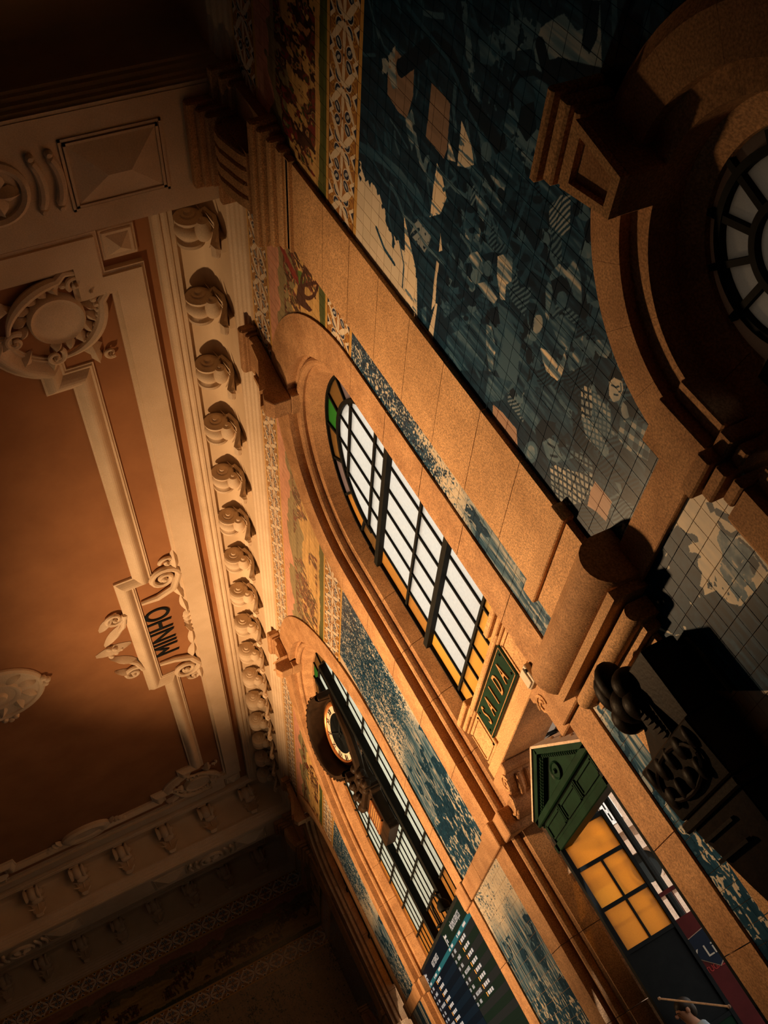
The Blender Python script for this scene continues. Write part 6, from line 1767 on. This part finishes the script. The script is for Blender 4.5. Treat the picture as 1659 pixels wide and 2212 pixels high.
for s in (-1, 1):                                         # carved cheeks beside and below the dial
    pts = [(-18.55 + s * x, y, z) for x, y, z in ((.92, .26, 8.9), (1.0, .22, 8.4), (.95, .20, 7.9), (.72, .18, 7.55), (.55, .15, 7.3), (.62, .14, 7.08), (.78, .16, 7.0))]
    obj('carved_scroll', MB().tube(pts, [.05, .08, .10, .11, .10, .08, .05], 8), M['wood_dark'], t, smooth=True)
    m = MB()
    for k, (x, z) in enumerate(((.5, 7.4), (.66, 7.22), (.45, 7.15), (.7, 6.98), (.5, 6.92), (.34, 7.02))):
        m.ell((-18.55 + s * x, .10, z), (.12, .12, .10), 8, 6)
    obj('carved_fruit', m, M['wood_dark'], t, smooth=True)
prof = [(-.62, 7.55), (.62, 7.55), (.50, 7.30), (.56, 7.10), (.66, 6.95), (.66, 6.82), (.52, 6.78), (.50, 6.2), (.56, 6.12), (.56, 6.02), (-.56, 6.02), (-.56, 6.12), (-.50, 6.2), (-.52, 6.78), (-.66, 6.82), (-.66, 6.95), (-.56, 7.10), (-.50, 7.30)]
obj('case_body', MB().prism([(-18.55 + x, z) for x, z in prof], 'y', .12, .36), M['wood_dark'], t, bevel=.02)
obj('case_ledge', MB().box(-19.25, -17.85, .02, .36, 6.86, 6.96), M['wood_dark'], t, bevel=.02)
pl_ = obj('plaque', MB().box(-18.98, -18.12, .10, .13, 6.27, 6.72), M['wood_brown'], t, bevel=.01)
m = MB()
for q in ((-19.0, -18.1, 6.25, 6.28), (-19.0, -18.1, 6.71, 6.74), (-19.0, -18.97, 6.25, 6.74), (-18.13, -18.1, 6.25, 6.74)):
    m.box(q[0], q[1], .085, .12, q[2], q[3])
obj('plaque_frame', m, M['copper_ring'], t)
m = MB()
for k in range(5):
    m.box(-18.9, -18.2, .092, .101, 6.33 + k * .075, 6.35 + k * .075)
obj('plaque_lines', m, M['brass'], pl_)
obj('hanger', MB().box(-18.62, -18.48, .30, .40, 9.2, 9.75), M['iron'], t)

# ------------------------------------------------------------------ departures board
t = thing('departures_board', 'wide black electronic train departures board hung across the opening below the clock window', 'information screen', (-18.55, .15, 2.2))
bx0_, bx1_, bz0, bz1 = -22.36, -14.72, 1.9, 4.06
obj('casing', MB().box(bx0_, bx1_, .16, .34, bz0, bz1), M['black_paint'], t)
xm = -18.38
obj('screen', MB().box(bx0_ + .08, xm, .153, .165, bz0 + .05, 3.99), M['scr_navy'], t, bevel=0)
obj('screen', MB().box(xm + .01, bx1_ - .02, .153, .165, bz0 + .05, 3.99), M['scr_green'], t)
for a, b in ((bx0_ + .10, xm - .02), (xm + .02, bx1_ - .03)):
    obj('header_bar', MB().box(a, b, .148, .156, 3.625, 3.71), M['teal_print'], t)
rows_ = 12
for k in range(rows_):
    z1 = 3.62 - k * .128
    obj('row', MB().box(xm + .02, bx1_ - .03, .149, .156, z1 - .126, z1), M['scr_grey' if k % 2 == 0 else 'scr_green'], t)
    obj('row', MB().box(bx0_ + .10, xm - .02, .149, .156, z1 - .126, z1), M['scr_navy' if k % 2 == 0 else 'scr_navy2'], t)
text('title', 'NEXT SERVICES', (-20.62, .146, 3.84), .155, M['white_print'], t, ext=.001, sx=.95)
text('title', 'PR\u00d3XIMOS SERVI\u00c7OS', (-17.32, .146, 3.85), .155, M['white_print'], t, ext=.001, sx=.78)
for x in (-22.05, -18.22):
    m = MB()
    m.box(x, x + .045, .143, .149, 3.72, 3.92)
    m.box(x + .045, x + .26, .143, .149, 3.85, 3.89)
    m.box(x + .13, x + .19, .143, .149, 3.76, 3.82)
    obj('corner_logo', m, M['white_print'], t)
for x0_ in (bx0_ + .16, xm + .05):
    for dx, w in ((0, .16), (.32, .22), (1.15, .07), (1.32, .26), (1.95, .32)):
        obj('header_word', MB().box(x0_ + dx, x0_ + dx + w, .143, .149, 3.647, 3.69), M['white_print'], t)
DEST = ['AVEIRO', 'GUIMAR\u00c3ES', 'BRAGA', 'MARCO CANAVEZES', 'CA\u00cdDE', 'BRAGA', 'MARCO CANAVEZES', 'AVEIRO']
for side, x0_ in (('left', bx0_ + .14), ('right', xm + .05)):
    for k, dname in enumerate(DEST):
        z = 3.56 - k * .128
        text('time', '%d:%02d' % (11 + (20 + k * 10) // 60, (20 + k * 10) % 60), (x0_, .146, z), .085, M['white_print'], t, ext=.001, sx=.8)
        text('destination', dname, (x0_ + .34, .146, z), .088, M['white_print'], t, ext=.001, sx=.72)
        obj('service_mark', MB().box(x0_ + 1.16, x0_ + 1.20, .143, .149, z - .035, z + .035), M['amber_print'], t)
        m = MB()
        for q, w in ((1.30, .14), (1.50, .13), (1.70, .11)):
            m.box(x0_ + q, x0_ + q + w, .143, .149, z - .028, z + .028)
        obj('platform_words', m, M['white_print'], t)
for x in (-21.6, -18.5, -15.4):
    obj('hanger', MB().box(x - .04, x + .04, .22, .30, bz1, bz1 + .0 + .02), M['iron'], t)

t = thing('gooseneck_lamp', 'black gooseneck spotlight standing above the departures board before amber panes', 'lamp', (-17.6, .16, 4.06))
g0 = Vector((-17.55, .18, 4.07))
pts = [g0 + Vector(p) for p in ((-.55, .0, .0), (-.55, 0, .16), (-.50, -.01, .30), (-.28, -.02, .42), (.05, -.02, .44), (.34, -.01, .36), (.44, .0, .22), (.44, 0, .14))]
obj('neck', MB().tube(pts, .022, 8), M['iron'], t, smooth=True)
obj('base', MB().lathe([(.10, 0), (.10, .025), (.03, .05)], tuple(pts[0]), 'z', 14), M['iron'], t)
obj('lamp_head', MB().lathe([(.03, .12), (.07, .10), (.12, .02), (.12, -.07), (.10, -.08), (.02, -.06)], tuple(pts[-1]), 'z', 14), M['iron'], t, smooth=True)

t = thing('indicator_lamp', 'tiny lit square outline on the dark reveal of the farthest window', 'indicator lamp', (-28.2, -.06, 2.9))
# ------------------------------------------------------------------ bronze memorial
bz = thing('bronze_memorial', 'dark bronze memorial with garland, ribbon and carved relief block on the near pilaster base', 'memorial', (-5.9, -.2, 2.0))
obj('back_slab', MB().box(-5.98, -5.40, -.34, -.061, 2.70, 3.22), M['bronze'], bz, bevel=.015)
for k, (x, z, a, b, c) in enumerate(((-6.12, 3.24, .10, .11, .17), (-6.0, 3.27, .09, .12, .17), (-6.10, 3.03, .12, .13, .13), (-5.97, 3.08, .13, .14, .15), (-5.83, 3.02, .12, .13, .13), (-5.82, 3.17, .11, .12, .12))):
    obj('garland_lobe', MB().ell((x, -.33, z), (a, b, c), 14, 10), M['bronze'], bz, smooth=True)
rib = MB().loft([[(-6.02 + d, -.30, 2.98), (-5.70 + d, -.36, 2.96), (-5.70 + d, -.28, 2.96), (-6.02 + d, -.24, 2.98)] for d in (0,)] + [[(-6.30, -.30, 2.70), (-5.62, -.40, 2.70), (-5.62, -.24, 2.70), (-6.30, -.22, 2.70)]])
obj('ribbon', rib, M['bronze'], bz)
m = MB()
for k in range(6):
    f = k / 5
    x = -5.80 + .10 * f
    z = 2.95 - .22 * f
    m.box(x - .045, x + .045, -.412 - 0 * f, -.36, z - .012, z + .012)
obj('ribbon_stitch', m, M['bronze'], bz)
obj('relief_block', MB().loft([[(-6.34, -.07, 2.70), (-6.34, -.40, 2.70), (-5.36, -.40, 2.70), (-5.36, -.07, 2.70)], [(-6.32, -.07, 2.28), (-6.32, -.36, 2.28), (-5.38, -.36, 2.28), (-5.38, -.07, 2.28)]]), M['bronze'], bz, bevel=.012)
for k in range(9):
    x, z = -6.22 + (k % 5) * .19 + (.07 if k > 4 else 0), 2.60 - (k // 5) * .18
    obj('relief_figure', MB().ell((x, -.395, z), (.045 + .02 * (k % 2), .035, .085), 10, 8), M['bronze'], bz, smooth=True)
obj('relief_wreath', MB().tube([(-5.85 + .36 * math.cos(a), -.40, 2.50 + .15 * math.sin(a)) for a in [2 * PI * i / 20 for i in range(21)]], .018, 6), M['bronze'], bz, smooth=True)
obj('shelf', MB().box(-6.42, -5.42, -.34, -.061, 2.20, 2.28), M['bronze'], bz, bevel=.015)
obj('support', MB().loft([[(-6.36, -.07, 2.20), (-6.36, -.30, 2.20), (-5.48, -.30, 2.20), (-5.48, -.07, 2.20)], [(-6.28, -.07, 1.75), (-6.28, -.24, 1.75), (-5.56, -.24, 1.75), (-5.56, -.07, 1.75)], [(-6.2, -.07, 1.2), (-6.2, -.14, 1.2), (-5.64, -.14, 1.2), (-5.64, -.07, 1.2)]]), M['bronze'], bz, bevel=.01)
m = MB()
for z in (2.10, 1.95):
    m.box(-6.30, -5.80, -.315, -.28, z - .012, z + .012)
obj('support_line', m, M['bronze'], bz)

# ------------------------------------------------------------------ round-headed portal with fan light
pc, pz_ = -2.87, 3.78
for pcx, nn in ((-2.87, 4), (-34.23, 5)):
    t = struct('trim_%d' % nn, (pcx, 0, Z_T0))
    face = [(1.37, -.03), (1.37, .06), (1.02, .06), (1.02, -.10), (1.27, -.10)]
    arch_profile('face_stone', t, pcx, pz_, Z_T0, face, 9, [Z_T0, .6, 1.5, 2.4, 3.30], M['granite_dark'])
    inner = [(1.03, -.02), (1.03, .30), (.87, .30), (.87, -.02)]
    arch_profile('inner_stone', t, pcx, pz_, Z_T0, inner, 9, [Z_T0, .6, 1.5, 2.4, 3.30], M['granite_dark'])
    rev = [(.90, .28), (.90, .50), (.62, .50), (.67, .22), (.875, .22)]
    arch_profile('reveal_stone', t, pcx, pz_ + .10, Z_T0, [(.90, .12), (.90, .60), (.655, .60), (.655, .27), (.88, .12)], 9, [Z_T0, .6, 1.5, 2.4, 3.88], M['granite_dark'])
    for s in (-1, 1):
        def bx(a, b, y0, z0, z1, mm='granite_dark'):
            x0_, x1_ = sorted((pcx + s * a, pcx + s * b))
            obj('impost', MB().box(x0_, x1_, y0, .30, z0, z1), M[mm], t, bevel=.012)
        bx(.98, 1.36, -.13, 3.60, 4.03)
        bx(.97, 1.30, -.20, 3.50, 3.60)
        bx(.98, 1.24, -.16, 3.40, 3.485)
        bx(.99, 1.18, -.12, 3.30, 3.375)
        bx(.84, .98, -.05, 3.62, 4.0)
        bx(.83, .98, -.10, 3.50, 3.60)
        bx(.84, .98, -.07, 3.40, 3.48)
    k = MB()
    for s in (-1, 1):
        pass
    f = [(pcx - .13, pz_ + .86), (pcx + .13, pz_ + .86), (pcx + .21, pz_ + 1.30), (pcx - .21, pz_ + 1.30)]
    obj('key_block', MB().prism(f, 'y', -.27, .1), M['granite_dark'], t, bevel=.012)
    m = MB()
    inn = [(pcx + (x - pcx) * .66, pz_ + 1.08 + (z - pz_ - 1.08) * .70) for x, z in f]
    ow = [(pcx + (x - pcx) * .98, pz_ + 1.08 + (z - pz_ - 1.08) * .98) for x, z in f]
    for a in range(4):
        b = (a + 1) % 4
        m.prism([ow[a], ow[b], inn[b], inn[a]], 'y', -.315, -.26)
    obj('key_panel_edge', m, M['granite'], t)
    for z0, z1, w, d in ((1.31, 1.36, .23, .29), (1.37, 1.46, .255, .32), (1.47, 1.53, .285, .36)):
        obj('key_cap', MB().box(pcx - w, pcx + w, -d, -.001, pz_ + z0, pz_ + z1), M['granite'], t, bevel=.015)
    wn = struct('window_%d' % nn, (pcx, .25, pz_))
    fz, fy = 3.93, .31
    Rs = [.0, .26, .51, .665]
    angs = [-15 + 30 * i for i in range(-1, 8)]
    for r0, r1 in zip(Rs, Rs[1:]):
        if r0 == 0:
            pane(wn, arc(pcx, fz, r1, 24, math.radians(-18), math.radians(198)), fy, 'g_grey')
            continue
        for a0, a1 in zip(angs, angs[1:]):
            if a1 <= -18 or a0 >= 198:
                continue
            a0, a1 = math.radians(max(-18, a0)), math.radians(min(198, a1))
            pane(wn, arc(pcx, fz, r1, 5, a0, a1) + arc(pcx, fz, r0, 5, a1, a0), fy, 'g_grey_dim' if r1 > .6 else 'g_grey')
    for R in (.26, .51):
        obj('fan_ring', MB().loft([[(pcx + r * math.cos(a), y, fz + r * math.sin(a)) for r, y in ((R - .022, fy - .05), (R + .022, fy - .05), (R + .022, fy + .03), (R - .022, fy + .03))] for a in [math.radians(-20 + 220 * i / 36) for i in range(37)]]), M['iron'], wn)
    for a in angs[1:-1]:
        c, s_ = math.cos(math.radians(a)), math.sin(math.radians(a))
        p = [(pcx + r * c - q * s_ * .02, fz + r * s_ + q * c * .02) for r, q in ((.26, -1), (.60, -1), (.60, 1), (.26, 1))]
        obj('fan_bar', MB().prism(p, 'y', fy - .045, fy + .03), M['iron'], wn)
    obj('fan_transom', MB().box(pcx - .68, pcx + .68, fy - .10, fy + .2, 3.55, 3.73), M['iron'], wn)
    dr = struct('door_%d' % nn, (pcx, .3, Z_T0))
    for s in (-1, 1):
        x0_, x1_ = sorted((pcx + s * .005, pcx + s * .66))
        obj('door_leaf', MB().box(x0_, x1_, fy, fy + .06, Z_T0, 3.55), M['wood_dark'], dr)
        for z0, z1 in ((-.1, 1.0), (1.15, 2.2), (2.35, 3.4)):
            obj('door_panel', MB().box(x0_ + .09, x1_ - .09, fy - .02, fy, z0, z1), M['wood_brown'], dr, bevel=.015)

# ------------------------------------------------------------------ person in the doorway
PV = Vector((-10.32, .42, Z_T0))
pt = thing('person', 'person with dark hair and pale blue shirt standing in shadow at the doorway bottom', 'person', tuple(PV))


def skin_body(name, verts, edges, radii, m, parent, root=0, sub=2):
    me = bpy.data.meshes.new(name)
    me.from_pydata([tuple(PV + Vector(v)) for v in verts], edges, [])
    me.materials.append(m)
    o = bpy.data.objects.new(name, me)
    link(o, parent)
    md = o.modifiers.new('skin', 'SKIN')
    md.use_smooth_shade = True
    lay = me.skin_vertices[0].data
    for i, r in enumerate(radii):
        lay[i].radius = r if isinstance(r, tuple) else (r, r)
        lay[i].use_root = (i == root)
    s = o.modifiers.new('sub', 'SUBSURF')
    s.levels = s.render_levels = sub
    return o


H = 1.66
bv = [(0, 0, .90), (0, .01, 1.08), (0, .02, 1.26), (0, .01, 1.40), (0, -.005, 1.45), (0, -.02, 1.55), (0, -.02, 1.62),
      (.10, 0, .86), (.11, -.01, .48), (.11, .02, .08), (.12, -.13, .04), (-.10, 0, .86), (-.11, -.03, .48), (-.11, .02, .08), (-.12, -.13, .04),
      (.17, .01, 1.36), (.22, .03, 1.10), (.22, -.06, .86), (.22, -.10, .78), (-.17, .01, 1.36), (-.22, .03, 1.10), (-.22, -.06, .86), (-.22, -.10, .78)]
be = [(0, 1), (1, 2), (2, 3), (3, 4), (4, 5), (5, 6), (0, 7), (7, 8), (8, 9), (9, 10), (0, 11), (11, 12), (12, 13), (13, 14), (2, 15), (15, 16), (16, 17), (17, 18), (2, 19), (19, 20), (20, 21), (21, 22)]
br = [(.15, .11), (.13, .10), (.16, .11), (.07, .07), .052, (.075, .092), (.06, .075), .09, .06, .042, .035, .09, .06, .042, .035, .055, .042, .033, .036, .055, .042, .033, .036]
skin_body('body', bv, be, br, M['skin'], pt)
sv = [(0, 0, .88), (0, .01, 1.08), (0, .02, 1.26), (0, .01, 1.385), (.17, .01, 1.36), (.22, .03, 1.10), (-.17, .01, 1.36), (-.22, .03, 1.10)]
skin_body('shirt', sv, [(0, 1), (1, 2), (2, 3), (2, 4), (4, 5), (2, 6), (6, 7)], [(.172, .128), (.15, .118), (.178, .128), (.088, .085), .07, .056, .07, .056], M['shirt'], pt)
tv = [(0, 0, .93), (.10, 0, .84), (.11, -.01, .48), (.11, .02, .10), (-.10, 0, .84), (-.11, -.03, .48), (-.11, .02, .10)]
skin_body('trousers', tv, [(0, 1), (1, 2), (2, 3), (0, 4), (4, 5), (5, 6)], [(.168, .126), .105, .078, .06, .105, .078, .06], M['trousers'], pt)
hm = MB().ell(tuple(PV + Vector((0, .008, 1.588))), (.083, .098, .082), 16, 12)
hm.ell(tuple(PV + Vector((0, .055, 1.53))), (.072, .055, .085), 12, 8)
obj('hair', hm, M['hair'], pt, smooth=True)
fm = MB()
fm.ell(tuple(PV + Vector((0, -.112, 1.535))), (.012, .02, .022), 8, 6)
for s in (-1, 1):
    fm.ell(tuple(PV + Vector((s * .078, .0, 1.54))), (.012, .022, .03), 8, 6)
obj('nose_and_ears', fm, M['skin'], pt, smooth=True)
em = MB()
for s in (-1, 1):
    em.ell(tuple(PV + Vector((s * .030, -.098, 1.56))), (.012, .008, .007), 8, 6)
em.ell(tuple(PV + Vector((0, -.098, 1.495))), (.022, .008, .006), 8, 6)
obj('eyes_and_mouth', em, M['hair'], pt, smooth=True)
for s in (-1, 1):
    for k in range(5):
        b = PV + Vector((s * .22 + (k - 2) * .013, -.105, .76 if k else .785))
        if k == 0:
            pts = [b, b + Vector((-s * .018, -.025, -.02)), b + Vector((-s * .02, -.04, -.05))]
        else:
            L = (.0, .062, .07, .066, .052)[k]
            pts = [b, b + Vector((0, -.006, -L * .55)), b + Vector((0, .004, -L))]
        obj('finger', MB().tube([tuple(p) for p in pts], [.009, .008, .006], 8), M['skin'], pt, smooth=True)
# tiny lit outline
L_ = bpy.data.objects['indicator_lamp']
m = MB()
lx, lzz = -28.15, 2.72
for q in ((lx - .10, lx + .10, lzz - .10, lzz - .08), (lx - .10, lx + .10, lzz + .08, lzz + .10), (lx - .10, lx - .07, lzz - .10, lzz + .10), (lx + .07, lx + .10, lzz - .10, lzz + .10)):
    m.box(q[0], q[1], .0, .02, q[2], q[3])
obj('lit_outline', m, emit_mat('warm_indicator', (.7, .5, .25), .8), L_)
obj('lamp_case', MB().box(lx - .13, lx + .13, .02, .1, lzz - .13, lzz + .13), M['black_paint'], L_)

# lettering becomes plain mesh
_dg = bpy.context.evaluated_depsgraph_get()
for o, name, parent in TEXTS:
    me = bpy.data.meshes.new_from_object(o.evaluated_get(_dg))
    me.name = name
    mo = bpy.data.objects.new('t', me)
    COL.objects.link(mo)
    mo.location, mo.rotation_euler, mo.scale = o.location.copy(), o.rotation_euler.copy(), o.scale.copy()
    if parent is not None:
        mo.parent = parent
        mo.matrix_parent_inverse = Matrix.Translation(-Vector(PLOC.get(parent.name, (0, 0, 0))))
    cu = o.data
    bpy.data.objects.remove(o)
    bpy.data.curves.remove(cu)
    mo.name = name
